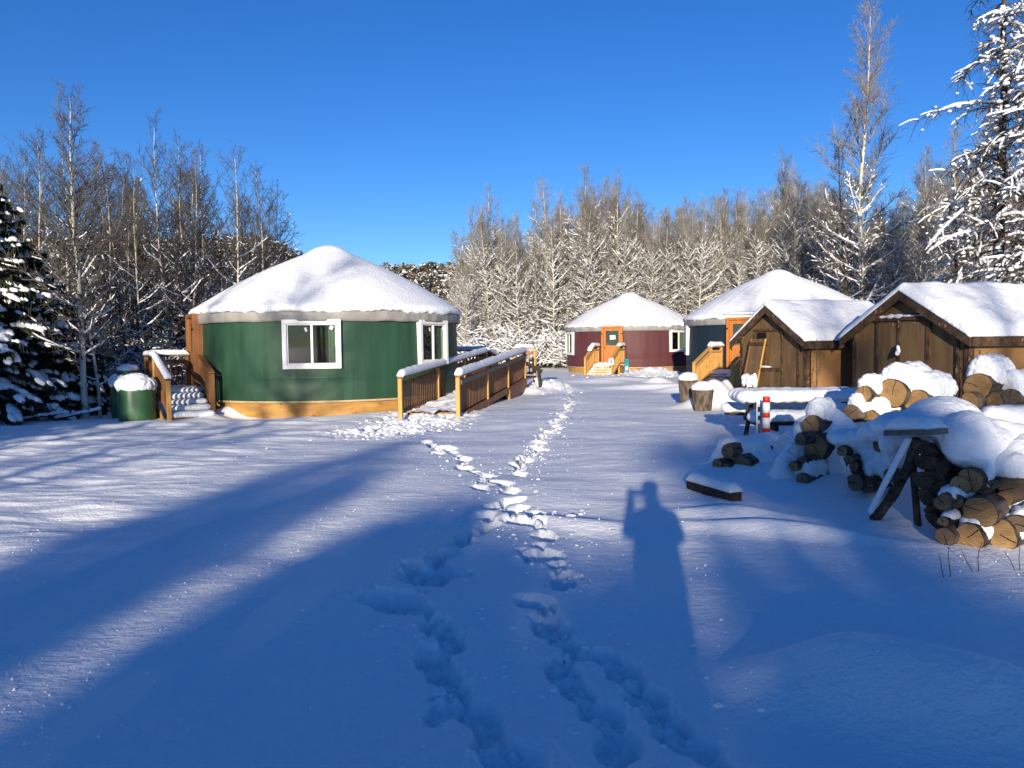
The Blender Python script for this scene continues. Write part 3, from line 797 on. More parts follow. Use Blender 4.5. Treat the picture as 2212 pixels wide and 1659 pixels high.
# notice on the right post of the maroon yurt's steps, scoop hung on its railing
mo = Vector(ms.location)
sg = empty('notice_board', mo + mL(2.82, .70, .62), myaw, 'small white notice with a blue panel on the maroon yurt stair post', 'sign')
MB().box((.03, 0, .09), (.02, .25, .33), None, .005).build('board', M_PAPER, sg)
MB().box((.044, .0, .10), (.008, .13, .17)).build('panel', M_BLUEP, sg)
def scoop():
    o = empty('snow_scoop', mo + mL(.75, .86, .05), math.atan2(-.92, -.39) , 'turquoise plastic snow scoop hung on the maroon yurt railing', 'scoop')
    mb = MB(); n = 12; rows = []
    for i in range(n + 1):
        a = -1.15 + 2.0 * i / n
        x, z = .05 + .30 * (1 - math.cos(a)), .45 + .42 * math.sin(a)
        rows.append([mb.bm.verts.new((x * (1 - .0), y, z)) for y in (-.02, .06, .14, .22)])
    for a, b in zip(rows[:-1], rows[1:]):
        for j in range(3): mb.bm.faces.new((a[j], a[j + 1], b[j + 1], b[j]))
    b = mb.build('blade', M_TEAL, o, True); so = b.modifiers.new('thick', 'SOLIDIFY'); so.thickness = .02
    MB().cyl((.1, .1, .75), (.02, .06, 1.42), .018, .018, 8).build('handle', M_BLACK, o)
    snow_union('snow', [((.10, .12, .25), (.1, .1, .12), (1, 0, 0))], o, .03, 3, .02)
scoop()

# ------------------------------------------------------------------ green tanks
def tank(loc, label, collar, seed):
    o = empty('storage_tank', loc, 0, label, 'tank', 'green upright tanks beside the entry steps')
    def fn(r, z, t):
        k = 1 + .018 * (math.cos(8 * t) if .06 < z < .72 else 0)
        return r * k, z
    MB().lathe([(.001, -.2), (.39, -.2), (.40, 0), (.415, .05), (.42, .10), (.42, .70), (.415, .78), (.38, .86), (.30, .93), (.2, .96), (.001, .97)], 48, fn=fn).build('body', M_TANK, o, True)
    if collar:
        MB().lathe([(.12, .94), (.24, .96), (.245, 1.10), (.25, 1.12), (.22, 1.13), (.001, 1.13)], 32).build('collar', M_TANK, o, True)
        snow_union('snow_cap', [((0, 0, 1.17), (.26, .25, .12), (1, 0, 0))], o, .025, 3, .03)
    bl = []
    rng = random.Random(seed)
    for k in range(16):
        a = k * math.pi / 8
        bl.append(((.30 * math.cos(a), .30 * math.sin(a), .86 + rng.uniform(-.03, .02)), (.17, .17, .14 + rng.uniform(0, .05)), (math.cos(a), math.sin(a), 0)))
    bl.append(((0, 0, .95), (.33, .33, .19 if not collar else .10), (1, 0, 0)))
    snow_union('snow_hood', bl, o, .025, 4, .045)
    return o
g = G(297, 904); tank((g.x, g.y, gz(g.x, g.y) - .02), 'front green tank with a thick hood of snow, nearer the steps railing', False, 1)
tank((g.x - .66, g.y + .95, 0), 'rear green tank, its snowy cap rising behind the front tank', True, 2)

# ------------------------------------------------------------------ sheds
def shed(name, FL, a, w, L, wall, peak, label, oh=.17, seed=0, snow=.16):
    """FL: far front corner (left in the picture); front runs along (cos a,-sin a), the body runs back along (sin a, cos a)"""
    root = empty(name, (FL[0], FL[1], 0), -a, label, 'shed', 'brown plywood sheds behind the woodpiles')
    # local: x along the front to the right, y back into the shed, z up
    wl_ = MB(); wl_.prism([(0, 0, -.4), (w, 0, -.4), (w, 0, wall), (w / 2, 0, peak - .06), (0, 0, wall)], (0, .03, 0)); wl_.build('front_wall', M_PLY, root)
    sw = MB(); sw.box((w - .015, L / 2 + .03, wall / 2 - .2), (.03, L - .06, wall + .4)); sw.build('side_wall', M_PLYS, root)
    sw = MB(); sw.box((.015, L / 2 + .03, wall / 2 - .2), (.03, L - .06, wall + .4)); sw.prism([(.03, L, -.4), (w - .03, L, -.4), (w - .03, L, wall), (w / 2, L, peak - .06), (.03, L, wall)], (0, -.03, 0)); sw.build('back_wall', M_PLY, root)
    sl = (peak - wall) / (w / 2)
    ohz = wall - oh * sl
    r = MB()
    for sgn in (-1, 1):
        x0, x1 = w / 2, w / 2 + sgn * (w / 2 + oh)
        r.prism([(x0, -oh, peak), (x1, -oh, ohz), (x1, -oh, ohz + .05), (x0, -oh, peak + .05)], (0, L + 2 * oh, 0))
    rf = r.build('roof', M_DTRIM, root)
    fb = MB()
    for sgn in (-1, 1):
        x0, x1 = w / 2, w / 2 + sgn * (w / 2 + oh + .02)
        fb.prism([(x0, -oh - .035, peak + .05), (x1, -oh - .035, ohz + .05), (x1, -oh - .035, ohz - .13), (x0, -oh - .035, peak - .13)], (0, .033, 0))
    fb.box((w + oh + .035, L / 2, ohz - .04), (.03, L + 2 * oh, .17))
    fb.build('fascia', M_DTRIM, root)
    # thick roof snow: one loaf following both slopes
    ny, nx = int((L + 2 * oh) / .06), 44
    top, bot = [], []
    sb = MB()
    hw = w / 2 + oh + .03
    for i in range(ny + 1):
        rt, rb = [], []
        y = -oh - .05 + (L + 2 * oh + .08) * i / ny
        ey = min(i, ny - i) / ny * (L + 2 * oh)
        for j in range(nx + 1):
            x = -hw + 2 * hw * j / nx
            zz = peak + .05 - abs(x) * (peak - ohz) / (w / 2 + oh)
            e = min(hw - abs(x), ey)
            k = math.sqrt(min(1, e / .13 + .02))
            rnd = min(1, abs(x) / .3)
            th = snow * k * (1 + .35 * float(fbm(np.array(x * 2 + seed), np.array(y * 2), seed, 3))) - .03 * (1 - rnd)
            rt.append(sb.bm.verts.new((w / 2 + x * (1 + .0), y + .03 * float(vnoise(x * 6, seed, 3)) * (1 if i in (0, ny) else 0), zz + .01 + max(th, .02))))
            rb.append(sb.bm.verts.new((w / 2 + x, y, zz + .004)))
        top.append(rt); bot.append(rb)
    for i in range(ny):
        for j in range(nx):
            sb.bm.faces.new((top[i][j], top[i][j + 1], top[i + 1][j + 1], top[i + 1][j]))
            sb.bm.faces.new((bot[i][j], bot[i + 1][j], bot[i + 1][j + 1], bot[i][j + 1]))
    for j in range(nx):
        sb.bm.faces.new((top[0][j], bot[0][j], bot[0][j + 1], top[0][j + 1])); sb.bm.faces.new((top[ny][j], top[ny][j + 1], bot[ny][j + 1], bot[ny][j]))
    for i in range(ny):
        sb.bm.faces.new((top[i][0], top[i + 1][0], bot[i + 1][0], bot[i][0])); sb.bm.faces.new((top[i][nx], bot[i][nx], bot[i + 1][nx], top[i + 1][nx]))
    sb.build('roof_snow', M_SNOW, root, True)
    # corner and panel trims
    MB().box((.035, -.012, wall / 2 - .25), (.09, .022, wall + .3)).build('corner_trim', M_DTRIM, root)
    MB().box((w - .035, -.012, wall / 2 - .25), (.09, .022, wall + .3)).box((w + .012, .04, wall / 2 - .25), (.022, .126, wall + .298)).build('corner_trim', M_DTRIM, root)
    return root
SA = R(72)
s1 = shed('small_shed', (5.76, 19.3), SA, 2.45, 2.7, 1.72, 2.46, 'smaller brown plywood shed with a panel leaning on its front', seed=1)
d1 = MB(); d1.box((1.30, -.014, .77), (.62, .026, 1.9)); d1 = d1.build('door', M_PLY, s1)
tq = MB()
for x in (.60, 1.64, 2.22): tq.box((x, -.03, .80), (.055, .026, 2.1 if x < 2 else 1.75))
tq.box((1.12, -.03, 1.93), (1.05, .03, .055)); tq.box((1.2, -.035, 1.0), (.75, .03, .08))
tq.build('trim', M_DTRIM, s1)
MB().box((.83, -.003, 1.78), (.36, .012, .19)).build('painted_gap', M_DARK, s1)  # dark plate standing in for the shaded opening above the door
MB().box((.9, -.04, 1.62), (.5, .05, .09)).build('loose_board', M_DTRIM, s1)
snow_union('ledge_snow', [((1.05, -.07, 1.06), (.3, .03, .03), (1, 0, 0))], s1, .02, 2, .01)
s2 = shed('large_shed', (7.27, 16.33), SA, 2.8, 4.6, 1.76, 2.57, 'larger brown plywood shed with double doors at the right edge', seed=2, snow=.19)
for x0, x1 in ((.72, 1.22), (1.27, 1.92)):
    d = MB().box(((x0 + x1) / 2, -.016, .85), (x1 - x0, .03, 2.3)).build('door', M_PLY, s2)
tq = MB()
for x, wd in ((.70, .05), (1.245, .06), (1.95, .09), (2.60, .05)): tq.box((x, -.042, .9 if x < 2 else .72), (wd, .024, 2.35 if x < 2 else 1.95))
tq.box((1.33, -.045, 2.08), (1.42, .05, .07))
tq.build('trim', M_DTRIM, s2)
snow_union('ledge_snow', [((.85 + .2 * k, -.05, 2.125), (.14, .035, .035 + .02 * math.sin(k * 1.1)), (1, 0, 0)) for k in range(6)], s2, .02, 2, .02)
MB().prism([(1.0, -.05, 1.28), (1.24, -.05, 1.34), (1.30, -.05, 1.60), (1.14, -.05, 1.52)], (0, -.02, 0)).build('rag', M_BLACK, s2)  # flat black piece set where the door has a dark hole
snow_union('latch_snow', [((1.275, -.075, 1.47), (.045, .03, .10), (1, 0, .3)), ((1.255, -.075, 1.40), (.06, .03, .05), (1, 0, 0))], s2, .014, 1, .03)

# panel leaning on the small shed
lp = empty('leaning_panel', (5.76, 19.3, 0), -SA, 'old framed plywood panel leaning on the small shed with snow on its rail', 'panel')
bx0, tx0 = Vector((.52, -.42, -.05)), Vector((.60, -.09, 1.72))
wv_ = Vector((.55, 0, 0))
up_ = (tx0 - bx0).normalized(); nrm = wv_.normalized().cross(up_).normalized()
MB().prism([bx0, bx0 + wv_, tx0 + wv_, tx0], nrm * .02).build('sheet', M_PLY, lp)
for q in (Vector((0, 0, 0)), wv_):
    MB().bar(bx0 + q + nrm * .03, tx0 + q + nrm * .03, .03, .03, up=nrm).build('stile', M_CEDAR if q.length else M_OLDW, lp)
for f in (.33, .93):
    c = bx0.lerp(tx0, f) + nrm * .045
    MB().bar(c, c + wv_, .05, .07, up=up_).build('rail', M_DTRIM, lp)
c = bx0.lerp(tx0, .42) + nrm * .06
snow_union('snow', [(c + wv_ * (.12 + .19 * k) + up_ * (.02 + .05 * math.sin(k * 2.3)), (.09, .05, .16 + .03 * math.sin(k * 3.7)), wv_) for k in range(5)], lp, .025, 2, .06)

# ------------------------------------------------------------------ chopping blocks
def block(px, py, rt, rb, h, label, seed):
    g = G(px, py); zg = gz(g.x, g.y)
    o = empty('chopping_block', (g.x, g.y, zg - .02), 0, label, 'log', 'upright chopping blocks by the drift')
    rng = random.Random(seed)
    def fn(r, z, t): return r * (1 + .05 * float(vnoise(t * 2.2, z * 1.5, seed)) * 2), z
    MB().lathe([(rb * .98, -.15), (rb, 0), ((rb + rt) / 2, h / 2), (rt, h), (.001, h)], 40, fn=fn).build('trunk', M_STUMPB, o, True)
    snow_union('snow_cap', [((0, 0, h + .05), (rt * 1.06, rt * 1.06, .13), (1, 0, 0)), ((.03, .02, h + .12), (rt * .85, rt * .85, .09), (1, 0, 0))], o, .025, 4, .02, .03)
block(1518, 888, .26, .205, .52, 'front chopping block, a dark upright log capped with snow', 3)
block(1486, 880, .24, .20, .50, 'rear chopping block peeping out left of the front one', 4)

# ------------------------------------------------------------------ picnic table
pt = empty('picnic_table', (4.55, 12.2, 0), R(-2), 'dark picnic table buried under snow beside the log piles', 'table')
tb = MB()
for k in range(4): tb.box((0, -.30 + .2 * k, .73), (1.85, .19, .045), None, .004)
tb.build('tabletop', M_DARKW, pt)
for y in (-.82, .82):
    b = MB().box((0, y - .08, .45), (1.85, .14, .045), None, .004).box((0, y + .08, .45), (1.85, .14, .045), None, .004).build('bench', M_DARKW, pt)
    snow_union('snow', [((-.86 + .172 * k, y, .55), (.17, .19, .10), (1, 0, 0)) for k in range(11)], b, .03, 6, .02)
for x in (-.65, .65):
    lg = MB()
    lg.bar((x, -.28, .70), (x, -.75, -.1), .09, .05, up=Vector((1, 0, 0))); lg.bar((x, .28, .70), (x, .75, -.1), .09, .05, up=Vector((1, 0, 0)))
    lg.box((x + .05, 0, .40), (.045, 1.8, .13)); lg.box((x + .05, 0, .68), (.045, .75, .07))
    lg.build('leg_frame', M_DARKW, pt)
snow_union('table_snow', [((-.84 + .187 * k, -.24 + .24 * j, .805), (.20, .24, .115), (1, 0, 0)) for k in range(10) for j in range(3)], pt, .03, 8, .015, .03)

# ------------------------------------------------------------------ red and white marker post with its narrow plate
q = P(1655, 929, 10.5)
mp_ = empty('marker_post', (q.x, q.y, 0), 0, 'red and white banded marker post sticking out of the snow', 'post')
zt = P(1655, 857, 10.5).z
prev = -.3
segs = [(-.3, zt - .43, M_RED), (zt - .43, zt - .285, M_WBAND), (zt - .285, zt - .22, M_RED), (zt - .22, zt - .075, M_WBAND), (zt - .075, zt, M_RED)]
for a, b, m in segs:
    MB().lathe([(.001, a), (.05, a), (.05, b), (.046 if b == zt else .05, b + (.004 if b == zt else 0)), (.001, b + (.004 if b == zt else 0))], 24).build('band', m, mp_, True)
q2 = P(1640, 929, 10.75)
sp = empty('marker_plate', (q2.x, q2.y, 0), R(-38), 'narrow grey metal plate standing beside the banded post', 'sign')
zt2 = P(1640, 872, 10.75).z
MB().box((0, 0, (zt2 - .3) / 2), (.085, .025, zt2 + .3), None, .004).build('plate', M_METAL, sp)
for c_, s_ in (((.0, -.0145, zt2 - .08), (.03, .004, .07)), ((.005, -.0145, zt2 - .20), (.035, .004, .06)), ((0, -.0145, zt2 - .40), (.018, .004, .24))): MB().box(c_, s_).build('mark', M_BLACK, sp)
snow_union('snow', [((0, 0, zt2 + .02), (.05, .03, .035), (1, 0, 0))], sp, .012, 2, .0)

# ------------------------------------------------------------------ logs and woodpiles
def log(zx, zy, rz, Y, label, d=(.74, .67, 0), L=.42, cap=0.0, grey=False, flat=1.0, group='cut logs in the snow-covered woodpiles', seed=[0], cap_len=1.0, dip=0.0, half=0, dark=False):
    seed[0] += 1; sd = seed[0]
    flat = flat * (.86 + .26 * random.Random(sd * 7).random())
    c = Z8(zx, zy, Y)
    r = rz * .33596 / 1659 * Y
    d = Vector((d[0], d[1], dip)).normalized()
    ang = math.atan2(d.y, d.x)
    me_o = empty('log', c, 0, label, 'log', group)
    me_o.rotation_euler = (random.Random(sd).uniform(-.5, .5), -math.asin(d.z), ang)
    n = 30; rows = []
    mb = MB(); rr = np.random.default_rng(sd)
    ph = rr.uniform(0, 9)
    def rad(t, x):
        k = r * (1 + .30 * float(vnoise(math.cos(t) * 1.2 + ph, math.sin(t) * 1.2 + x * .4, sd)) + .07 * float(vnoise(t * 6, x * 7, sd + 4)))
        if half and math.sin(t + ph) > .25: k *= .55 / max(.55, math.sin(t + ph) + .3)
        return k
    for x in (.0, .01, .33 * L, .66 * L, L - .01, L):
        rows.append([mb.bm.verts.new((x, rad(t, x) * math.cos(t), rad(t, x) * math.sin(t) * flat)) for t in [2 * math.pi * i / n for i in range(n)]])
    for a, b in zip(rows[:-1], rows[1:]):
        for i in range(n): mb.bm.faces.new((a[i], b[i], b[(i + 1) % n], a[(i + 1) % n]))
    mb.bm.faces.new(rows[-1])
    mb.build('bark', M_BARK, me_o, True)
    cf = MB()
    ring = [cf.bm.verts.new((-.002, rad(t, 0) * .955 * math.cos(t), rad(t, 0) * .955 * math.sin(t) * flat)) for t in [2 * math.pi * i / n for i in range(n)]]
    ring2 = [cf.bm.verts.new((.006, rad(t, 0) * math.cos(t), rad(t, 0) * math.sin(t) * flat)) for t in [2 * math.pi * i / n for i in range(n)]]
    cf.bm.faces.new(ring[::-1]).material_index = 0
    for i in range(n): cf.bm.faces.new((ring[i], ring2[i], ring2[(i + 1) % n], ring[(i + 1) % n])).material_index = 1
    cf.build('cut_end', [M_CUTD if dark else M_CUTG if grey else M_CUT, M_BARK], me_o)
    if cap:
        h = cap
        top = r * flat
        s = snow_union('snow_cap', [(c + d * (.125 + (L - .12) * k / 9) + Vector((0, 0, top * .25 + h * .5)), (.09, r * (1.10 if k not in (0, 9) else 1.02) + .012, (h * .5 + top * .85) * (1 + .05 * math.sin(k * .9 + sd)) * (1 if k < 8 else .9)), d) for k in range(10)], None, .022, 3, .05, .03)
        s.parent = me_o; s.matrix_parent_inverse = Matrix.LocRotScale(me_o.location, me_o.rotation_euler, None).inverted()
    return me_o
# back stack by the large shed
YA = 9.8
for a in [
    (1175, 275, 62, YA, 'round log with a pale face at the left end of the back stack', .13, False),
    (1365, 272, 104, YA - .1, 'biggest tilted oval log of the back stack, dark heartwood ring', .20, False),
    (1520, 318, 80, YA - .25, 'log with scratched pale face right of the biggest oval log', .22, False),
    (1910, 222, 88, YA, 'high log with a knot on its side under the tallest snow cap', .24, False),
    (1865, 318, 58, YA - .1, 'low pale log tucked under the high knotted log', 0, False),
    (2010, 322, 66, YA - .1, 'half shaded pale log below the high knotted log', .0, False),
    (2115, 285, 62, YA - .1, 'grey log with a chipped face at the right edge of the back stack', .22, True),
    (1095, 395, 50, YA - .05, 'brown log lowest at the left of the back stack', .14, True),
    (1160, 408, 36, YA, 'small dark log wedged beside the lowest left log of the back stack', 0, True),
    (1235, 440, 58, YA - .1, 'log cut by a shadow line below the pale left log of the back stack', .17, False),
    (1345, 405, 34, YA - .05, 'little log peeping out under the biggest oval log', 0, False)]:
    log(a[0], a[1], a[2], a[3], a[4], cap=a[5], grey=a[6], L=.66, d=(.82, .57, 0))
log(1285, 255, 50, YA + .35, 'dark log just behind the biggest oval log', grey=True)
# logs that fill the back stack behind and below
for zx, zy in ((1440, 440), (1560, 460), (1290, 520), (1420, 560), (1180, 540), (1900, 420), (2050, 440), (1780, 420), (1980, 520), (1660, 400), (2160, 420)):
    log(zx, zy, 62, YA + .1, 'dull log deep in the shaded bottom of the back stack', grey=True, L=.45)
# middle stack
YB = 8.72
for a in [
    (838, 470, 56, YB, 'log with a crescent of brown face under a heavy snow cap', .20, False),
    (868, 612, 78, YB - .1, 'tall oval tan log in the middle stack', 0, False),
    (775, 560, 40, YB - .22, 'log almost wrapped in a pointed cone of snow', 0, True),
    (785, 712, 42, YB - .25, 'dark split log under the cone of snow', .0, True),
    (730, 735, 34, YB - .28, 'pale slab end low on the left of the middle stack', 0, False),
    (885, 740, 38, YB - .1, 'small grey log below the tall oval log', 0, True),
    (945, 735, 36, YB, 'thin log right of the small grey log', 0, True),
    (785, 820, 38, YB - .34, 'grey round log at the foot of the middle stack', .12, True),
    (950, 812, 34, YB - .1, 'dark stub at the lower right of the middle stack', 0, True),
    (1018, 824, 16, YB - .2, 'thin stick end beside the middle stack', 0, True)]:
    log(a[0], a[1], a[2], a[3], a[4], cap=a[5], grey=a[6], L=.42)
for zx, zy, s in ((870, 830, 44), (700, 830, 40), (640, 800, 40), (920, 650, 50)):
    log(zx, zy, s, YB + .1, 'log with its end darkened for shade in the gaps of the middle stack', dark=True, grey=True, L=.4)
# small stack on the left
YC = 9.5
for a in [
    (305, 640, 46, YC, 'weathered upright slab at the left end of the small stack', 0, True),
    (240, 722, 36, YC - .05, 'small orange-tan log at the far left of the woodpiles', .0, False),
    (296, 752, 38, YC - .1, 'second orange-tan log overlapping the small left one', 0, False),
    (400, 728, 68, YC - .1, 'large rotten dark-faced log in the small left stack', .0, True),
    (487, 768, 34, YC - .1, 'jagged dark stub right of the rotten log', .0, True),
    (560, 622, 40, YC + .1, 'black log end poking out through the left snow drift', 0, True)]:
    log(a[0], a[1], a[2], a[3], a[4], cap=a[5], grey=a[6], L=.4)
# leaning stack right of the middle
YD = 7.85
for a in [
    (1045, 637, 36, YD + .1, 'tan log face at the upper left of the leaning stack', 0, False),
    (1085, 690, 30, YD, 'grey log under the tan one in the leaning stack', 0, True),
    (1118, 738, 30, YD, 'thin grey log end in the leaning stack', .0, True),
    (1122, 835, 54, YD - .1, 'upright oval grey log at the foot of the leaning stack', 0, True),
    (1205, 870, 46, YD - .1, 'bark-covered billet beside the upright oval log', 0, True),
    (1372, 568, 56, YD - .3, 'brown cut log under the snow left of the grey board', .0, True),
    (1345, 800, 40, YD - .4, 'dark log standing behind the diagonal pole', 0, True),
    (1280, 600, 44, YD - .1, 'log end standing in for a dark gap in the leaning stack', .0, True)]:  # last log is set where the stack only shows a dark gap
    log(a[0], a[1], a[2], a[3], a[4], cap=a[5], grey=a[6], L=.42)
for zx, zy, s in ((1180, 780, 60), (1260, 800, 60), (1260, 890, 55), (1330, 880, 55), (1130, 760, 40), (1200, 680, 55)):
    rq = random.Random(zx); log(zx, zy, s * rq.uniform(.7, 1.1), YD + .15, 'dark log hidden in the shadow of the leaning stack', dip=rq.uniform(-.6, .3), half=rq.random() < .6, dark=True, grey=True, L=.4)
# near stack at the right edge
YE = 6.35; de = (.78, .62, 0)
for a in [
    (1800, 862, 68, YE + .05, 'brown oval log upper left in the near stack', False),
    (1868, 822, 74, YE, 'large shaded oval log overlapping its left neighbour in the near stack', False),
    (1935, 790, 44, YE + .05, 'split orange wedge pointing up into the snow', False),
    (1950, 890, 40, YE, 'small wedge log above the biggest round', True),
    (2012, 850, 30, YE - .05, 'small round log with a short branch stub', True),
    (2140, 872, 92, YE - .1, 'large grey-brown log with a crack, under the right snow dome', True),
    (2082, 945, 54, YE - .05, 'broken yellow-brown log below the cracked grey one', False),
    (2062, 1030, 32, YE - .1, 'little round log with a snow curl on top', False),
    (1930, 1020, 104, YE - .15, 'biggest round log with pale centre and bark on its right', False),
    (1690, 965, 60, YE, 'dark split log with snow at the left of the near stack', True),
    (1775, 965, 46, YE, 'striped split log showing snow in its grain', True),
    (1700, 1185, 62, YE - .1, 'dark brown log at the lower left foot of the near stack', True),
    (1852, 1190, 92, YE - .15, 'bottom log with a long crack and twigs before it', False),
    (2065, 1180, 104, YE - .2, 'bottom log with a lobed heart-shaped face', False),
    (2162, 1105, 58, YE - .25, 'grey striped log at the lower right of the near stack', True),
    (1690, 1090, 36, YE - .05, 'small log under a white stick of snow', True),
    (1790, 1060, 40, YE + .1, 'thin log lying across the near stack', True)]:
    log(a[0], a[1], a[2], a[3], a[4], d=de, grey=a[5], L=.45, cap={1775: .035, 1790: .04, 2062: .03, 1690: .04, 2065: .02, 1852: .02, 2162: .05}.get(a[0], 0))
for zx, zy, s in ((1740, 800, 60), (1640, 760, 60), (1660, 880, 55), (1600, 900, 55), (1590, 700, 55), (1600, 1010, 55), (1800, 1100, 50), (2000, 940, 70), (2120, 1010, 60), (1560, 800, 55), (1690, 680, 60), (2190, 1000, 60), (2230, 1180, 70), (2220, 900, 70), (1560, 600, 60), (1980, 1110, 50), (2260, 1060, 70), (1640, 840, 60), (1620, 1090, 50), (1560, 930, 50), (1650, 1020, 60), (1730, 880, 50), (1560, 690, 50), (1740, 760, 50), (1820, 760, 45)):
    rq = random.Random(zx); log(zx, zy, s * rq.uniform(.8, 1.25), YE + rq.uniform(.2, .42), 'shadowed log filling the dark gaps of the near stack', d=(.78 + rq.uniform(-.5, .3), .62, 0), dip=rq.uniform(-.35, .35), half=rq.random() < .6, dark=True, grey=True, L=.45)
# the grey board over the near stack, diagonal pole and upright plank
a, b = Z8(1360, 518, 6.75), Z8(1672, 512, 6.35)
o = empty('grey_board', (0, 0, 0), 0, 'grey weathered board laid flat across the top of the near stack', 'board')
MB().bar(a, b, .22, .045, bev=.004).build('plank', M_GREYW, o)
sweep_snow('snow', [a + Vector((.02, .03, .02)), b + Vector((0, .03, .02))], .24, .13, o, seed=44)
a, b = Z8(1515, 560, 6.7), Z8(1245, 1075, 7.1)
o = empty('diagonal_pole', (0, 0, 0), 0, 'dark bark pole leaning diagonally with a strip of snow', 'pole')
mb = MB(); nn = 14; rws = []
dd = (b - a).normalized(); yy = dd.cross(Vector((0, 1, 0))).normalized(); zz_ = dd.cross(yy)
for i in range(nn + 1):
    f = i / nn; c = a.lerp(b, f) + yy * (.06 * math.sin(f * 2.6 + .4))
    rws.append([mb.bm.verts.new(c + (yy * math.cos(t) + zz_ * math.sin(t)) * (.046 + .012 * float(vnoise(t * 2, f * 6, 4)))) for t in [k * math.pi / 7 for k in range(14)]])
for u_, v_ in zip(rws[:-1], rws[1:]):
    for i in range(14): mb.bm.faces.new((u_[i], u_[(i + 1) % 14], v_[(i + 1) % 14], v_[i]))
mb.bm.faces.new(rws[0]); mb.bm.faces.new(rws[-1])
mb.build('bark', M_BARK, o, True)
snow_union('snow_strip', [(a.lerp(b, .08 + .85 * k / 18) + Vector((-.055, -.01, .035)), (.05, .03, .03), b - a) for k in range(19)], o, .014, 3, .012)
o = empty('upright_plank', (0, 0, 0), 0, 'grey upright plank standing between the diagonal pole and the near stack', 'plank')
MB().bar(Z8(1490, 640, 6.9), Z8(1530, 1130, 6.85), .03, .075, up=Vector((0, 1, 0))).build('board', M_DTRIM, o)
# snowy plank behind, at the right edge
o = empty('snowy_plank', (0, 0, 0), 0, 'pale plank bench under a long straight loaf of snow', 'plank')
a, b = Z8(1880, 490, 8.3), Z8(2420, 492, 8.1)
MB().bar(a, b, .24, .05).build('plank', M_CEDAR, o)
sweep_snow('snow', [a + Vector((-.0, 0, .02)), b + Vector((0, 0, .02))], .30, .23, o, seed=12)
MB().box(a.lerp(b, .15) + Vector((0, 0, -.4)), (.09, .09, .75)).build('support', M_OLDW, o)
MB().box(a.lerp(b, .8) + Vector((0, 0, -.4)), (.09, .09, .75)).build('support', M_OLDW, o)

# snow lying over the stacks
def S8(zx, zy, Y, a, b, c, d=(.85, .52, 0)): return (Z8(zx, zy, Y), (a, b, c), d)
o = snow_union('snow_blanket', [
    S8(1690, 420, 7.1, .36, .30, .20), S8(1560, 470, 7.0, .3, .25, .14), S8(1450, 480, 6.95, .25, .2, .10), S8(1400, 470, 7.1, .25, .2, .13),
    S8(1760, 540, 6.75, .2, .16, .2), S8(1850, 560, 6.6, .28, .2, .25), S8(1780, 610, 6.6, .15, .11, .12), S8(1930, 560, 6.8, .3, .25, .2), S8(1870, 650, 6.5, .11, .10, .12),
    S8(2000, 620, 6.6, .25, .2, .2), S8(1990, 720, 6.45, .10, .09, .16), S8(1985, 800, 6.35, .05, .05, .13), S8(2100, 560, 6.9, .3, .3, .16),
    S8(2030, 560, 6.8, .3, .25, .18), S8(2200, 640, 6.8, .3, .3, .2), S8(1340, 470, 7.0, .2, .16, .10), S8(1620, 480, 6.75, .2, .12, .09), S8(1480, 500, 6.75, .2, .12, .05)], None, .03, 14, .02, .03)
tag(o, 'smooth blanket of snow draped over the top of the near stack', 'snow', None, 'stuff')
o = snow_union('snow_dome', [S8(2175, 700, 6.5, .26, .22, .20, de), S8(2150, 740, 6.35, .16, .2, .13, de), S8(2230, 680, 6.6, .3, .25, .22, de)], None, .03, 6, .03, .02)
tag(o, 'round dome of snow on the cracked grey log at the right edge', 'snow', None, 'stuff')
o = snow_union('snow_drape', [
    S8(1100, 560, 8.2, .26, .2, .11), S8(1200, 550, 8.15, .3, .2, .12), S8(1300, 510, 7.9, .25, .2, .13), S8(1060, 550, 8.3, .18, .2, .10), S8(1160, 600, 8.1, .18, .14, .10), S8(1220, 650, 8.05, .17, .13, .11), S8(1275, 670, 8.0, .18, .14, .12),
    S8(1230, 720, 7.9, .11, .09, .09), S8(1320, 680, 7.85, .14, .12, .14), S8(1375, 670, 7.6, .11, .1, .16), S8(1290, 740, 7.85, .12, .09, .09), S8(1190, 680, 8.0, .1, .09, .09), S8(1230, 600, 8.15, .3, .2, .14), S8(1385, 590, 7.6, .2, .14, .13), S8(1330, 770, 7.75, .07, .07, .09), S8(1215, 770, 7.8, .05, .05, .06)], None, .022, 9, .04, .03)
tag(o, 'ragged drape of snow hanging over the leaning stack', 'snow', None, 'stuff')
o = snow_union('snow_heap', [
    S8(900, 430, 9.0, .16, .16, .15), S8(960, 450, 9.05, .22, .2, .19), S8(1020, 500, 9.05, .22, .2, .18), S8(950, 520, 8.9, .16, .12, .15), S8(1060, 540, 9.0, .2, .18, .14), S8(985, 600, 8.75, .16, .12, .12),
    S8(990, 680, 8.7, .12, .09, .15), S8(1010, 750, 8.65, .12, .09, .12), S8(820, 740, 8.65, .10, .09, .12), S8(835, 790, 8.62, .12, .09, .08),
    S8(770, 500, 8.95, .08, .08, .10), S8(765, 570, 8.92, .10, .08, .12), S8(780, 640, 8.85, .10, .08, .13), S8(730, 640, 8.85, .12, .1, .12), S8(700, 690, 8.8, .14, .1, .13), S8(660, 740, 8.75, .14, .1, .12), S8(630, 790, 8.75, .12, .1, .09),
    S8(920, 850, 8.7, .34, .16, .07), S8(1050, 880, 8.5, .4, .2, .08), S8(760, 850, 8.7, .3, .15, .05), S8(690, 790, 8.85, .26, .2, .12), S8(740, 740, 8.95, .2, .2, .16)], None, .026, 12, .035, .03)
tag(o, 'steep heap of snow caking the middle stack', 'snow', None, 'stuff')
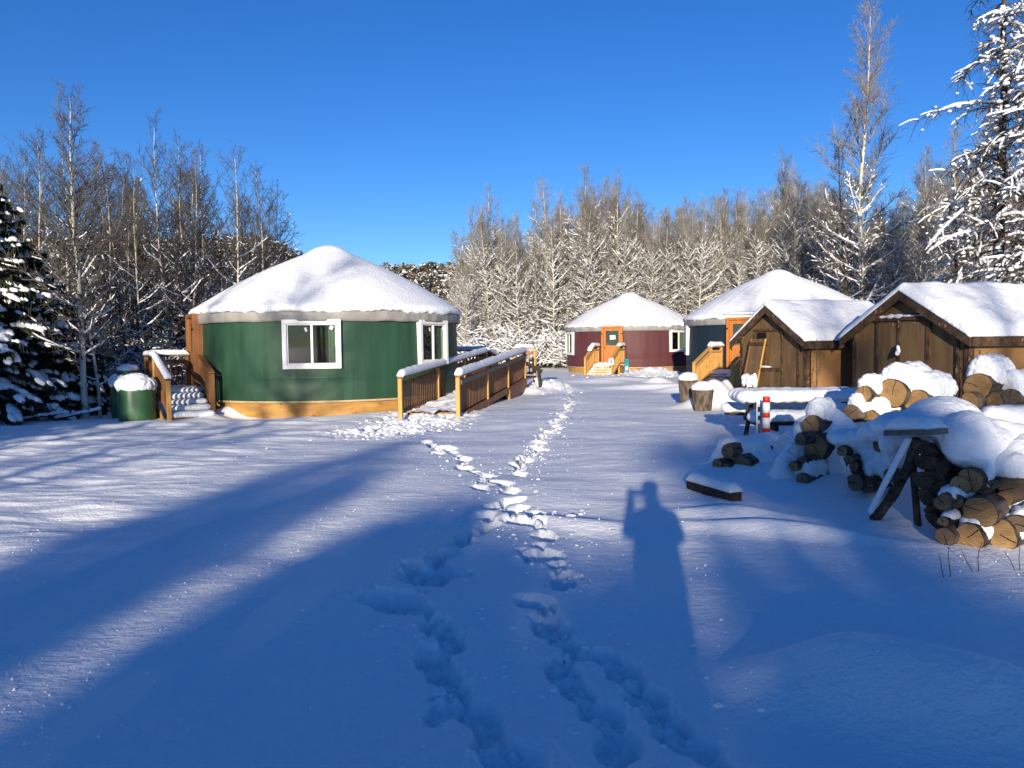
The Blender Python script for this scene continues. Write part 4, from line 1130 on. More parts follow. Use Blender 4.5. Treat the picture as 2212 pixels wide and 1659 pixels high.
o = snow_union('snow_drift', [
    S8(330, 600, 9.75, .18, .2, .12), S8(400, 600, 9.8, .25, .22, .13), S8(480, 600, 9.8, .28, .25, .14), S8(560, 580, 9.8, .3, .22, .13), S8(640, 600, 9.9, .28, .25, .13), S8(700, 630, 9.9, .22, .2, .13),
    S8(560, 680, 9.65, .32, .2, .12), S8(640, 680, 9.65, .3, .2, .12), S8(470, 690, 9.65, .18, .15, .09), S8(260, 670, 9.75, .12, .14, .09), S8(590, 750, 9.6, .4, .25, .08), S8(230, 740, 9.75, .2, .2, .07), S8(400, 660, 9.75, .3, .18, .09)], None, .03, 18, .012, .02)
tag(o, 'rounded drift of snow swallowing the small left stack', 'snow', None, 'stuff')
o = snow_union('snow_crest', [S8(860, 500, 11.1, .3, .3, .22, (1, 0, 0)), S8(790, 560, 11.0, .3, .3, .2, (1, 0, 0)), S8(930, 400, 11.3, .3, .3, .26, (1, 0, 0)), S8(1010, 420, 11.3, .4, .3, .22, (1, 0, 0)), S8(720, 600, 10.9, .3, .25, .14, (1, 0, 0)), S8(900, 600, 11.0, .5, .4, .3, (1, 0, 0))], None, .035, 10, .0, .03)
tag(o, 'wind-shaped crest of snow spilling over the picnic bench', 'snow', None, 'stuff')

# squared timber lying in the snow in front of the piles
a, b = G(1493, 1046, .06), G(1592, 1075, .06)
o = empty('fallen_timber', (0, 0, 0), 0, 'short squared timber lying in front of the woodpiles under snow', 'timber')
MB().bar(a, b, .12, .11).build('beam', M_DARKW, o)
sweep_snow('snow', [a + Vector((0, .01, .05)), b + Vector((0, .01, .05))], .15, .10, o, seed=31, step=.03)

# ------------------------------------------------------------------ trees
def tubes(S, sides=4):
    """S: n x 8 rows p0 p1 r0 r1 -> verts, quads"""
    S = np.asarray(S, float)
    p0, p1, r0, r1 = S[:, 0:3], S[:, 3:6], S[:, 6], S[:, 7]
    d = p1 - p0; l = np.linalg.norm(d, axis=1, keepdims=True) + 1e-9; d = d / l
    ref = np.where(np.abs(d[:, 2:3]) > .9, np.array([[1., 0, 0]]), np.array([[0, 0, 1.]]))
    a = np.cross(ref, d); a /= np.linalg.norm(a, axis=1, keepdims=True); b = np.cross(d, a)
    t = np.arange(sides) * 2 * np.pi / sides + np.pi / 4
    o = a[:, None, :] * np.cos(t)[None, :, None] + b[:, None, :] * np.sin(t)[None, :, None]
    V = np.concatenate([p0[:, None] + o * r0[:, None, None], p1[:, None] + o * r1[:, None, None]], 1)
    n = len(S); k = 2 * sides
    j = np.arange(sides); j2 = (j + 1) % sides
    F = np.stack([j, j2, j2 + sides, j + sides], 1)[None] + (np.arange(n) * k)[:, None, None]
    return V.reshape(-1, 3), F.reshape(-1, 4)
def rotv(v, ax, a):
    return Quaternion(ax, a) @ v
def grow(rng, p, d, L, r0, r1, n, up, wob, out):
    """one curved shoot; returns its points"""
    pts = [p.copy()]; dirs = [d.copy()]
    for i in range(n):
        d = (d + Vector((rng.uniform(-wob, wob), rng.uniform(-wob, wob), rng.uniform(-wob, wob) * .6 + up))).normalized()
        q = p + d * (L / n)
        f0, f1 = i / n, (i + 1) / n
        out.append((*p, *q, r0 + (r1 - r0) * f0, r0 + (r1 - r0) * f1))
        p = q; pts.append(p.copy()); dirs.append(d.copy())
    return pts, dirs
def snow_runs(runs, snow_r, rng, steep=.88):
    S = []
    for run, k in runs:
        m = len(run); base = snow_r * (.45 + .9 * rng.random()) * (.5 + .5 * k)
        sub = []
        for s_ in run:
            a, b = Vector(s_[0:3]), Vector(s_[3:6])
            if abs((b - a).z) > steep * (b - a).length: sub.append(None); continue
            sub.append((a, a.lerp(b, .5), b, s_[6]))
        prev = None
        for n_, q in enumerate(sub):
            if q is None: prev = None; continue
            a, mid, b, rt = q
            ra = prev if prev is not None else base * .35 + rt * .4
            last = n_ == m - 1 or sub[n_ + 1] is None
            rm = base * rng.uniform(.65, 1.35) + rt * .75; rb = base * .3 if last else base * rng.uniform(.6, 1.2) + rt * .6
            up = lambda r_: Vector((0, 0, rt * .55 + r_ * .45))
            S.append((*(a + up(ra)), *(mid + up(rm)), ra, rm)); S.append((*(mid + up(rm)), *(b + up(rb)), rm, rb))
            prev = rb
    return S
def bare_tree(seed, H, r0, cs=.25, spread=1.0, dens=5.0, snow=.6, snow_top=.75, twig=.006, lean=.02, el=(20, 60), sec=3.0, ter=3, up=.09, snow_r=.022, prof=0, barkm=None, twigm=None, min_seg=0.0):
    rng = random.Random(seed)
    # trunk
    tp = [Vector((0, 0, -.3))]; d = Vector((rng.uniform(-lean, lean), rng.uniform(-lean, lean), 1)).normalized()
    nT = 16
    for i in range(nT):
        d = (d + Vector((rng.uniform(-.05, .05), rng.uniform(-.05, .05), .12))).normalized()
        tp.append(tp[-1] + d * ((H + .3) / nT))
    def tpos(f):
        x = f * nT; i = min(int(x), nT - 1); return tp[i].lerp(tp[i + 1], x - i)
    def trad(f): return max(.006, r0 * (1 - f) ** .8 + .004)
    ns = 9
    V = []
    for i, q in enumerate(tp):
        rr = trad(i / nT) * (1.25 if i == 0 else 1)
        V += [q + Vector((rr * math.cos(k * 2 * math.pi / ns), rr * math.sin(k * 2 * math.pi / ns), 0)) for k in range(ns)]
    F = [(i * ns + k, i * ns + (k + 1) % ns, (i + 1) * ns + (k + 1) % ns, (i + 1) * ns + k) for i in range(nT) for k in range(ns)]
    trunk = mesh_np('trunk', np.array([v[:] for v in V]), np.array(F), [barkm or M_ASPEN], None, True)
    segs, snowy = [], []
    nb = int(dens * H * (1 - cs))
    for i in range(nb):
        f = cs + (1 - cs) * ((i + rng.random()) / nb) * .985
        az = i * 2.4 + rng.uniform(-.5, .5)
        g = (f - cs) / (1 - cs)
        L = spread * H * (.05 + .20 * (1 - g) ** .75 * min(1, .45 + g * 4) if prof == 0 else .045 + .105 * min(1, .55 + g * 2.2) * (1 - max(0, g - .35) / .65) ** .8 if prof == 1 else .05 + .105 * min(1, .35 + 1.6 * g) * (1 - max(0, g - .55) / .45) ** .9) * rng.uniform(.45, 1.3)
        e = R(el[0] + (el[1] - el[0]) * g + rng.uniform(-20, 20))
        d = Vector((math.cos(az) * math.cos(e), math.sin(az) * math.cos(e), math.sin(e)))
        rb = min(trad(f) * .55, .010 + L * .014)
        cur = []
        pts, dirs = grow(rng, tpos(f), d, L, rb, twig, 6, up, .12, cur)
        segs += cur
        sn = snow * (1.0 - .35 * min(1, f / snow_top)) if f < snow_top else snow * .1 * rng.random()
        if f < snow_top * 1.12 and rng.random() < sn * 1.25: snowy.append((cur[:rng.randint(3, 6)], 1.0))
        m = int(sec * (1.6 + L * 1.6))
        for k in range(m):
            x = .18 + .8 * (k + rng.random()) / m
            ii = min(int(x * 6), 5); p = pts[ii].lerp(pts[ii + 1], x * 6 - ii); dd = dirs[ii + 1]
            ax = dd.cross(Vector((rng.uniform(-1, 1), rng.uniform(-1, 1), rng.uniform(-.4, .4))))
            if ax.length < 1e-3: continue
            d2 = rotv(dd, ax.normalized(), R(rng.uniform(28, 60)))
            l2 = L * rng.uniform(.16, .42) * (1.15 - x * .6)
            cu2 = []
            p2, dr2 = grow(rng, p, d2, l2, max(twig, rb * .45), twig, 3, up * 1.1, .16, cu2)
            segs += cu2
            if f < snow_top and rng.random() < sn * .65: snowy.append((cu2[:rng.randint(1, 3)], .6))
            for t in range(ter if l2 > .18 else 1):
                y = rng.uniform(.2, 1); jj = min(int(y * 3), 2)
                ax = dr2[jj + 1].cross(Vector((rng.uniform(-1, 1), rng.uniform(-1, 1), rng.uniform(-.5, .5))))
                if ax.length < 1e-3: continue
                d3 = rotv(dr2[jj + 1], ax.normalized(), R(rng.uniform(25, 60)))
                cu3 = []
                grow(rng, p2[jj].lerp(p2[jj + 1], y * 3 - jj), d3, l2 * rng.uniform(.25, .6) + .05, twig, twig * .7, 2, .06, .2, cu3)
                segs += cu3
                if f < snow_top * .9 and rng.random() < sn * .45: snowy.append((cu3[:1], .5))
    V1, F1 = tubes(segs, 3)
    fm = np.zeros(len(F1), int)
    if snowy:
        S = snow_runs(snowy, snow_r, rng)
        V2, F2 = tubes(S, 5) if S else (np.zeros((0, 3)), np.zeros((0, 4), int))
        V1n = len(V1)
        V1 = np.vstack([V1, V2]); F1 = np.vstack([F1, F2 + V1n]); fm = np.concatenate([fm, np.ones(len(F2), int)])
    crown = mesh_np('crown', V1, F1, [twigm or M_TWIG, M_TSNOW], fm, False)
    return trunk, crown, H
def plant(kind, proto, x, y, h, rz, label, group, cat='tree', lean=(0, 0), sx=None):
    k = h / proto[2]
    o = empty(kind, (x, y, gz(x, y) - .03), rz, label, cat, group)
    o.rotation_euler = (lean[0], lean[1], rz)
    o.scale = (sx or k, sx or k, k)
    link('trunk', proto[0], o); link('crown', proto[1], o)
    return o

def spruce(seed, H, Rb, snow=1.0, step=.2, needle=1.0, nbr=8, top=.0):
    rng = random.Random(seed); nr = np.random.default_rng(seed)
    V = []; ns = 8
    for i in range(9):
        f = i / 8; rr = .028 * H * (1 - f) ** .9 * .6 + .008
        V += [(rr * math.cos(k * 2 * math.pi / ns), rr * math.sin(k * 2 * math.pi / ns), -.3 + (H + .3) * f) for k in range(ns)]
    F = [(i * ns + k, i * ns + (k + 1) % ns, (i + 1) * ns + (k + 1) % ns, (i + 1) * ns + k) for i in range(8) for k in range(ns)]
    trunk = mesh_np('trunk', np.array(V), np.array(F), [M_SBARK], None, True)
    segs, T, C, S, SLP = [], [], [], [], []
    z = .35 + H * .03
    while z < H - .05:
        f = z / H
        for k in range(max(4, int(nbr * (1 - f * .35)))):
            az = rng.uniform(0, 6.283); L = Rb * (1 - f) ** .82 * rng.uniform(.5, 1.2) + .06
            e = R(-20 + 42 * f + rng.uniform(-15, 15))
            d = Vector((math.cos(az) * math.cos(e), math.sin(az) * math.cos(e), math.sin(e)))
            cur = []
            pts, dirs = grow(rng, Vector((0, 0, max(.2, z + rng.uniform(-.28, .28)))), d, L, .018, .006, 5, -.05 + .02 * rng.random(), .05, cur)
            pts[-1].z += .04 * L
            segs += cur
            side = Vector((-math.sin(az), math.cos(az), 0))
            m = max(3, int(L / .06 * needle))
            for q in range(m):
                x = .12 + .9 * (q + rng.random()) / m; x = min(x, .999)
                ii = int(x * 5); p = pts[ii].lerp(pts[ii + 1], x * 5 - ii); dd = dirs[ii + 1]
                sz = (.09 + .22 * L * .5 * (1 - x * .7)) * rng.uniform(.6, 1.4)
                for sgn in (-1, 1):
                    tip = p + (side * sgn * .8 + dd * .55).normalized() * sz + Vector((0, 0, -.25 * sz * rng.uniform(.5, 1.6)))
                    wv = dd * (.03 + .02 * rng.random())
                    T.append((p - wv, p + wv, tip)); 
                    hang = tip.lerp(p, .3) + Vector((0, 0, -.10 - .1 * rng.random()))
                    T.append((p - wv, p.lerp(tip, .8), hang))
                if rng.random() < snow * (.07 + .33 * x):
                    s_ = sz * rng.uniform(.35, .9)
                    c = p + side * rng.uniform(-.4, .4) * sz + Vector((0, 0, .03))
                    C.append(c[:]); S.append((s_ * .8, s_ * .6, s_ * .42 + .012)); hh = max(.25, dd.x * dd.x + dd.y * dd.y); SLP.append(((dd.z - .25) * dd.x / hh, (dd.z - .25) * dd.y / hh))
        z += step * rng.uniform(.8, 1.2) * (1 - .3 * f)
    V1, F1 = tubes(segs, 3)
    V1, F1t = V1, np.vstack([F1[:, [0, 1, 2]], F1[:, [0, 2, 3]]])
    fm = [np.full(len(F1t), 1)]
    Tv = np.array([[p[:] for p in t] for t in T]).reshape(-1, 3); Tf = np.arange(len(Tv)).reshape(-1, 3)
    Vs, Fs = [V1, Tv], [F1t, Tf + len(V1)]; fm.append(np.zeros(len(Tf), int))
    if C:
        Bv, Bf = blobs_mesh(np.array(C), np.array(S), nr, IV, IF, rough=.38, slope=np.array(SLP))
        Fs.append(Bf + len(V1) + len(Tv)); Vs.append(Bv); fm.append(np.full(len(Bf), 2))
    me = mesh_np('crown', np.vstack(Vs), np.vstack(Fs), [M_NEEDLE, M_SBARK, M_TSNOW], np.concatenate(fm), False)
    me.polygons.foreach_set('use_smooth', np.concatenate(fm) == 2)
    return trunk, me, H

# kinds
far_kinds = [bare_tree(100 + i, 15, .12, cs=.08, spread=1.05, dens=7.0, snow=.8, snow_top=.76, twig=.0062, el=(-4, 66), sec=3.6, ter=3, snow_r=.018, up=.075, lean=.07, prof=2 if i % 4 else 1) for i in range(8)]
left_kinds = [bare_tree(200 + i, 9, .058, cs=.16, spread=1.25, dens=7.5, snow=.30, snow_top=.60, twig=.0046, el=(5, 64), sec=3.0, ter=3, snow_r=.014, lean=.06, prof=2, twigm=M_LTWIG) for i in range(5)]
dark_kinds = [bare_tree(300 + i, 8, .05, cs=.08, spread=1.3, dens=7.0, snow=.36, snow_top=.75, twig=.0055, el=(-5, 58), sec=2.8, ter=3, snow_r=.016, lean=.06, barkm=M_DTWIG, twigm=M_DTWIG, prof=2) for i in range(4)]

rng = random.Random(42)
def hor(px): return 742.6 - (px - 1106) * .0122
def tree_at(kinds, px, ytop, Y, label, group, i=None, kind='aspen_tree', lean=(0, 0)):
    q = P(px, hor(px), Y)
    h = (hor(px) - ytop) / 1659 * Y + 1.68
    pr = kinds[rng.randrange(len(kinds))] if i is None else kinds[i]
    return plant(kind, pr, q.x, q.y, h, rng.uniform(0, 6.28), label, group, lean=lean)

# left wood: the trees one can tell apart
GL = 'bare aspens of the left wood'
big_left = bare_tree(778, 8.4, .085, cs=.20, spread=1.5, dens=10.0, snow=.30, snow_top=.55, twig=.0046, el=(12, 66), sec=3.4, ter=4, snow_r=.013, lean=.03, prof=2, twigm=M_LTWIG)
plant('aspen_tree', big_left, P(186, 890, 19).x, 19.0, 7.75, 2.2, 'tall pale-trunked aspen rising above the snowy spruce at the left', GL, lean=(0, -.055))
for px, yt, Y, lb in ((213, 330, 19.3, 'slim aspen just right of the tall pale-trunked one'),
                      (372, 285, 25, 'tallest aspen in the middle of the left wood'),
                      (402, 300, 27, 'aspen close beside the tallest one of the left wood'),
                      (505, 340, 25, 'slender straight aspen left of the green yurt roof'),
                      (565, 372, 27, 'last bushy aspen of the left wood before the open sky'),
                      (440, 330, 30, 'darker aspen between the tallest and the slender one'),
                      (315, 395, 23, 'lower aspen standing behind the green tanks'),
                      (60, 300, 22, 'aspen with spreading top behind the big spruce'),
                      (30, 330, 24, 'aspen half hidden at the left edge of the wood'),
                      (280, 380, 28, 'thin aspen in the gap right of the tall pale one'),
                      (540, 410, 33, 'small aspen near the roof edge of the green yurt')):
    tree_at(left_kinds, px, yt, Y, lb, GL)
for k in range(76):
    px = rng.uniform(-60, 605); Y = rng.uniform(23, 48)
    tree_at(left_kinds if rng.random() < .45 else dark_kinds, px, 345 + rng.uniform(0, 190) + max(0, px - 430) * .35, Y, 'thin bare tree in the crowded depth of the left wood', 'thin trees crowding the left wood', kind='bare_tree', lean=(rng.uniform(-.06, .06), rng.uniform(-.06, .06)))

# right wood
sky_x = [960, 985, 1010, 1060, 1095, 1130, 1200, 1240, 1280, 1335, 1400, 1500, 1590, 1650, 1700, 1760, 1830, 1900, 1960, 2010, 2080, 2230]
sky_y = [560, 520, 480, 408, 420, 470, 395, 420, 372, 378, 425, 400, 392, 400, 345, 372, 400, 420, 390, 300, 300, 290]
GR = 'snowy aspens of the wood behind the far yurts'
for px, yt, Y, i, lb in ((1075, 408, 56, 0, 'tall narrow aspen left of the dip in the wood behind the ramp'),
                    (1035, 460, 58, 1, 'pale aspen second from the left end of the back wood'),
                    (1200, 393, 57, 2, 'tall aspen behind the gap between ramp and maroon yurt'),
                    (1278, 368, 52, 3, 'snow-branched aspen towering left of the maroon roof'),
                    (1325, 378, 53, 4, 'forked aspen just above the maroon roof'),
                    (1700, 338, 58, 5, 'high crowned aspen behind the navy roof'),
                    (1000, 505, 60, 2, 'leftmost low aspen of the back wood against the sky')):
    tree_at(far_kinds, px, yt, Y, lb, GR, i)
for k in range(262):
    px = 985 + (2290 - 985) * ((k + rng.random()) / 262); Y = rng.uniform(53, 84)
    if k % 3 == 0: Y = rng.uniform(51, 57)
    if px > 1750: Y = rng.uniform(40, 66)
    ys = np.interp(px, sky_x, sky_y) + abs(rng.gauss(0, 48)) + (25 if px < 1950 else 60)
    tree_at(far_kinds, px, ys, Y, 'snow-laden bare aspen crowded in the wood behind the yurts', 'crowded aspens of the back wood', lean=(rng.uniform(-.05, .05), rng.uniform(-.05, .05)))
# the tall aspen over the sheds, its darker neighbour, and the heavy snow-hung tree at the edge
tall = bare_tree(901, 19, .15, cs=.18, spread=1.15, dens=5.6, snow=.6, snow_top=.50, twig=.0062, el=(18, 68), sec=3.4, ter=4, snow_r=.030, lean=.02, prof=1)
tree_at([tall], 1862, 22, 38, 'very tall pale aspen above the navy yurt and sheds, highest against the sky', 'single trees above the sheds', 0)
dk2 = bare_tree(902, 12, .13, cs=.2, spread=1.1, dens=4, snow=.6, snow_top=.6, twig=.0075, snow_r=.03, lean=.02, prof=1, barkm=M_DTWIG, twigm=M_DTWIG)
tree_at([dk2], 1838, 300, 38.6, 'dark-trunked tree close to the very tall aspen', 'single trees above the sheds', 0)
def hung_tree(seed, H, r0):
    rng = random.Random(seed); nr = np.random.default_rng(seed)
    V = []; ns = 10; tp = []
    x = y = 0
    for i in range(15):
        f = i / 14; x += rng.uniform(-.06, .06); y += rng.uniform(-.06, .06)
        tp.append(Vector((x, y, -.3 + (H + .3) * f))); rr = r0 * (1 - f) ** .7 + .02
        V += [(x + rr * math.cos(k * 2 * math.pi / ns), y + rr * math.sin(k * 2 * math.pi / ns), tp[-1].z) for k in range(ns)]
    F = [(i * ns + k, i * ns + (k + 1) % ns, (i + 1) * ns + (k + 1) % ns, (i + 1) * ns + k) for i in range(14) for k in range(ns)]
    trunk = mesh_np('trunk', np.array(V), np.array(F), [M_SBARK], None, True)
    segs, sn, C, S = [], [], [], []
    for i in range(135):
        f = .08 + .90 * (i + rng.random()) / 135
        j = min(int(f * 14), 13); p = tp[j].lerp(tp[j + 1], f * 14 - j)
        az = rng.uniform(0, 6.283); L = (2.3 * (1 - f) ** .6 + .7) * rng.uniform(.5, 1.2)
        if rng.random() < .5: L *= rng.uniform(.4, .8)
        if i in (52, 64, 83, 40): az = math.pi + rng.uniform(-.35, .15); L = rng.uniform(3.6, 4.6)
        e = R(rng.uniform(0, 35)); d = Vector((math.cos(az) * math.cos(e), math.sin(az) * math.cos(e), math.sin(e)))
        cur = []
        pts, dirs = grow(rng, p, d, L, .05 * (1 - f * .5), .012, 9, -.13, .14, cur)
        segs += cur
        if rng.random() < .8: sn.append((cur[rng.randint(0, 2):rng.randint(5, 9)], 1.0))
        for k in range(int(5 + L * 6)):
            q = rng.uniform(.2, 1); ii = min(int(q * 9), 8)
            ax = dirs[ii + 1].cross(Vector((rng.uniform(-1, 1), rng.uniform(-1, 1), rng.uniform(-.3, .3))))
            if ax.length < 1e-3: continue
            d2 = rotv(dirs[ii + 1], ax.normalized(), R(rng.uniform(35, 80))); c2 = []
            p2, _ = grow(rng, pts[ii], d2, rng.uniform(.3, .85), .014, .006, 4, -.16, .2, c2)
            segs += c2
            if rng.random() < .5: sn.append((c2[:rng.randint(1, 4)], .55))
            if rng.random() < .22:
                c = p2[rng.randrange(1, 5)]; s_ = rng.uniform(.04, .09); C.append((c.x, c.y, c.z + .03)); S.append((s_ * 1.3, s_, s_ * .75))
            for t in range(2):
                c3 = []; grow(rng, p2[rng.randrange(0, 5)], Vector((rng.uniform(-1, 1), rng.uniform(-1, 1), -.5)).normalized(), rng.uniform(.15, .4), .006, .004, 2, -.1, .2, c3); segs += c3
    V1, F1 = tubes(segs, 4); fm = [np.zeros(len(F1) * 2, int)]
    T1 = np.vstack([F1[:, [0, 1, 2]], F1[:, [0, 2, 3]]])
    SS = snow_runs(sn, .033, rng, .93)
    V2, F2 = tubes(SS, 6); T2 = np.vstack([F2[:, [0, 1, 2]], F2[:, [0, 2, 3]]])
    V3, F3 = blobs_mesh(np.array(C), np.array(S), nr, rough=.45)
    me = mesh_np('crown', np.vstack([V1, V2, V3]), np.vstack([T1, T2 + len(V1), F3 + len(V1) + len(V2)]), [M_DTWIG, M_TSNOW], np.concatenate([fm[0], np.ones(len(T2) + len(F3), int)]), True)
    return trunk, me, H
ht = hung_tree(55, 15.5, .2)
q = P(2165, hor(2165), 27); plant('larch_tree', ht, q.x, q.y, 15.5, .6, 'huge dark tree at the right edge hung with drooping snowy branches', 'snow-hung trees at the right edge')
ht2 = hung_tree(56, 11, .13)
q = P(2225, hor(2225), 25); plant('larch_tree', ht2, q.x, q.y, 11.5, 2.6, 'shorter snow-hung tree cut off by the right edge', 'snow-hung trees at the right edge')
q = P(2060, hor(2060), 33); plant('larch_tree', ht2, q.x, q.y, 8.0, 4.6, 'low dark snow-hung tree left of the huge one', 'snow-hung trees at the right edge')
for px, yt, Y, lb in ((2040, 300, 37, 'thin aspen just left of the huge snow-hung tree'), (2085, 250, 36, 'dark thin aspen touching the huge snow-hung tree'), (1985, 330, 42, 'bushy bare aspen between tall aspen and huge tree'), (1930, 430, 40, 'short aspen right of the tall aspen trunk'), (2120, 420, 31, 'pale slim trunk in front of the huge snow-hung tree')):
    tree_at(far_kinds, px, yt, Y, lb, 'single trees above the sheds')

# left spruces
sp1, sp2, sp3 = spruce(11, 6.8, 1.95, 1.0, .17, 1.1, 10), spruce(12, 4.2, 1.6, 1.0, .16, 1.1, 10), spruce(13, 3.0, 1.3, 1.0, .16, 1.1, 9)
GS = 'snow-loaded spruces at the left edge'
for pr, px, Y, h, rz, lb in ((sp1, -25, 18.9, 6.9, .3, 'tallest snow-loaded spruce cut off by the left edge'), (sp2, 95, 20.2, 4.3, 1.3, 'middling spruce sloping down right of the tallest one'),
                      (sp3, 165, 21.5, 3.0, 2.2, 'low spruce behind the pale trunks left of the tanks'), (sp2, 20, 21.5, 4.9, 3.3, 'spruce half hidden behind the tallest one')):
    q = P(px, hor(px), Y); plant('spruce_tree', pr, q.x, q.y, h, rz, lb, GS)
for k in range(7):
    px = rng.uniform(180, 470); Y = rng.uniform(26, 40); q = P(px, hor(px), Y)
    plant('spruce_tree', sp3, q.x, q.y, rng.uniform(1.6, 2.8), rng.uniform(0, 6), 'little spruce glimpsed between the trunks of the left wood', 'little spruces inside the left wood')

# undergrowth: snowy brush nobody could count
def undergrowth(name, label, spots, seed, hmax, snow_r, sn_p, twigm):
    rng = random.Random(seed); segs, S = [], []
    for (x, y) in spots:
        b = Vector((x, y, 0))
        for k in range(rng.randint(4, 7)):
            d = Vector((rng.uniform(-.8, .8), rng.uniform(-.8, .8), rng.uniform(.3, 1))).normalized(); cur = []
            pts, dirs = grow(rng, b + Vector((rng.uniform(-.4, .4), rng.uniform(-.4, .4), rng.uniform(-.1, hmax * .5))), d, rng.uniform(.5, 1) * hmax, .014, .006, 4, -.05, .2, cur)
            segs += cur
            for m in range(5):
                i = rng.randrange(1, 5); c2 = []
                grow(rng, pts[i], Vector((rng.uniform(-1, 1), rng.uniform(-1, 1), rng.uniform(-.2, .6))).normalized(), rng.uniform(.3, .8), .008, .005, 2, 0, .25, c2)
                cur = cur + c2; segs += c2
            for s_ in cur:
                a, c = Vector(s_[0:3]), Vector(s_[3:6]); dv = c - a
                if abs(dv.z) > .85 * dv.length or rng.random() > sn_p: continue
                r_ = snow_r * rng.uniform(.5, 1.3); S.append((*(a + Vector((0, 0, r_))), *(c + Vector((0, 0, r_))), r_, r_ * .7))
    V1, F1 = tubes(segs, 3); V2, F2 = tubes(S, 4)
    o = link(name, mesh_np(name, np.vstack([V1, V2]), np.vstack([F1, F2 + len(V1)]), [twigm, M_TSNOW], np.concatenate([np.zeros(len(F1), int), np.ones(len(F2), int)])))
    tag(o, label, 'undergrowth', None, 'stuff')
sp_ = []
for k in range(900):
    px = rng.uniform(985, 2260); Y = rng.uniform(49.5, 66) if px < 1750 else rng.uniform(36, 58)
    q = P(px, hor(px), Y)
    if math.hypot(q.x - cmr[0], q.y - cmr[1]) < 4.3: continue
    sp_.append((q.x, q.y))
undergrowth('undergrowth', 'tangle of snow-covered brush filling the wood behind the yurts', sp_, 7, 2.8, .032, .7, M_TWIG)
sp_ = []
for k in range(420):
    px = rng.uniform(-80, 620); Y = rng.uniform(22.5, 48); q = P(px, hor(px), Y)
    if math.hypot(q.x - cg[0], q.y - cg[1]) < 4.6: continue
    sp_.append((q.x, q.y))
undergrowth('undergrowth', 'dark snow-dusted brush between the trunks of the left wood', sp_, 8, 1.7, .022, .6, M_DTWIG)

# the far depth of the back wood, where trees merge into one brown mass
def far_wood():
    rng = random.Random(77); segs, S = [], []
    for k in range(640):
        px = rng.uniform(995, 2330); Y = rng.uniform(80, 112)
        if k >= 420: px = rng.uniform(2330, 3500) if k < 560 else rng.uniform(-1000, -120); Y = rng.uniform(38, 80)
        q = P(px, hor(px), Y)
        ys = np.interp(px, sky_x, sky_y) + 85 + abs(rng.gauss(0, 45)); H = (hor(px) - ys) / 1659 * Y + 1.68
        p = Vector((q.x, q.y, 0)); c = []
        pts, dirs = grow(rng, p, Vector((rng.uniform(-.06, .06), 0, 1)), H, .09, .02, 8, .1, .05, c); segs += c
        for b in range(46):
            f = rng.uniform(.05, 1); i = min(int(f * 8), 7); az = rng.uniform(0, 6.28); e = R(5 + 55 * f)
            c = []; grow(rng, pts[i].lerp(pts[i + 1], f * 8 - i), Vector((math.cos(az) * math.cos(e), math.sin(az) * math.cos(e), math.sin(e))), rng.uniform(.5, 1.9) * (1.15 - .6 * f), .022, .014, 3, .08, .2, c)
            for t in range(3):
                s_ = c[rng.randrange(3)]; c2 = []
                grow(rng, Vector(s_[0:3]), Vector((rng.uniform(-1, 1), rng.uniform(-1, 1), rng.uniform(-.1, 1))).normalized(), rng.uniform(.3, .9), .014, .01, 1, 0, .1, c2); c = c + c2
            segs += c
            if f < .6:
                for s_ in c:
                    if rng.random() < .4: S.append((s_[0], s_[1], s_[2] + .03, s_[3], s_[4], s_[5] + .03, .035, .025))
    V1, F1 = tubes(segs, 3); V2, F2 = tubes(S, 3)
    o = link('distant_wood', mesh_np('distant_wood', np.vstack([V1, V2]), np.vstack([F1, F2 + len(V1)]), [M_TWIG, M_TSNOW], np.concatenate([np.zeros(len(F1), int), np.ones(len(F2), int)])))
    tag(o, 'brown depth of the bare wood behind the yurts', 'wood', None, 'stuff')
far_wood()

# ------------------------------------------------------------------ hills and the wood on them
def hill_h(X, Y):
    t = X / Y
    a = 15.0 * sm(-t, .10, .36) * sm(Y, 70, 150) + 3.0 * fbm(X * .03, Y * .03, 3, 3) * sm(Y, 80, 130)
    b = 28 * sm(Y, 190, 330) * sm(t, -.8, -.5) * (1 - .5 * sm(t, .1, .6))
    return np.maximum(a, b) - .4
gx, gy = np.meshgrid(np.linspace(-330, 330, 150), np.linspace(66, 420, 90))
hv = hill_h(gx.ravel(), gy.ravel())
n_, m_ = gx.shape
i = np.arange(n_ - 1)[:, None]; j = np.arange(m_ - 1)[None, :]
F = np.stack([i * m_ + j, i * m_ + j + 1, (i + 1) * m_ + j + 1, (i + 1) * m_ + j], -1).reshape(-1, 4)
o = link('hills', mesh_np('hills', np.stack([gx.ravel(), gy.ravel(), hv], 1), F, [M_GROUND], None, True))
tag(o, 'low snowy hills behind the woods', 'hills', None, 'structure')
M_HILLT = pm('hill_needles', (.022, .024, .014), (.06, .05, .032), .15, .9)
M_HILLB = pm('hill_twigs', (.10, .075, .055), (.17, .13, .095), .15, .9)
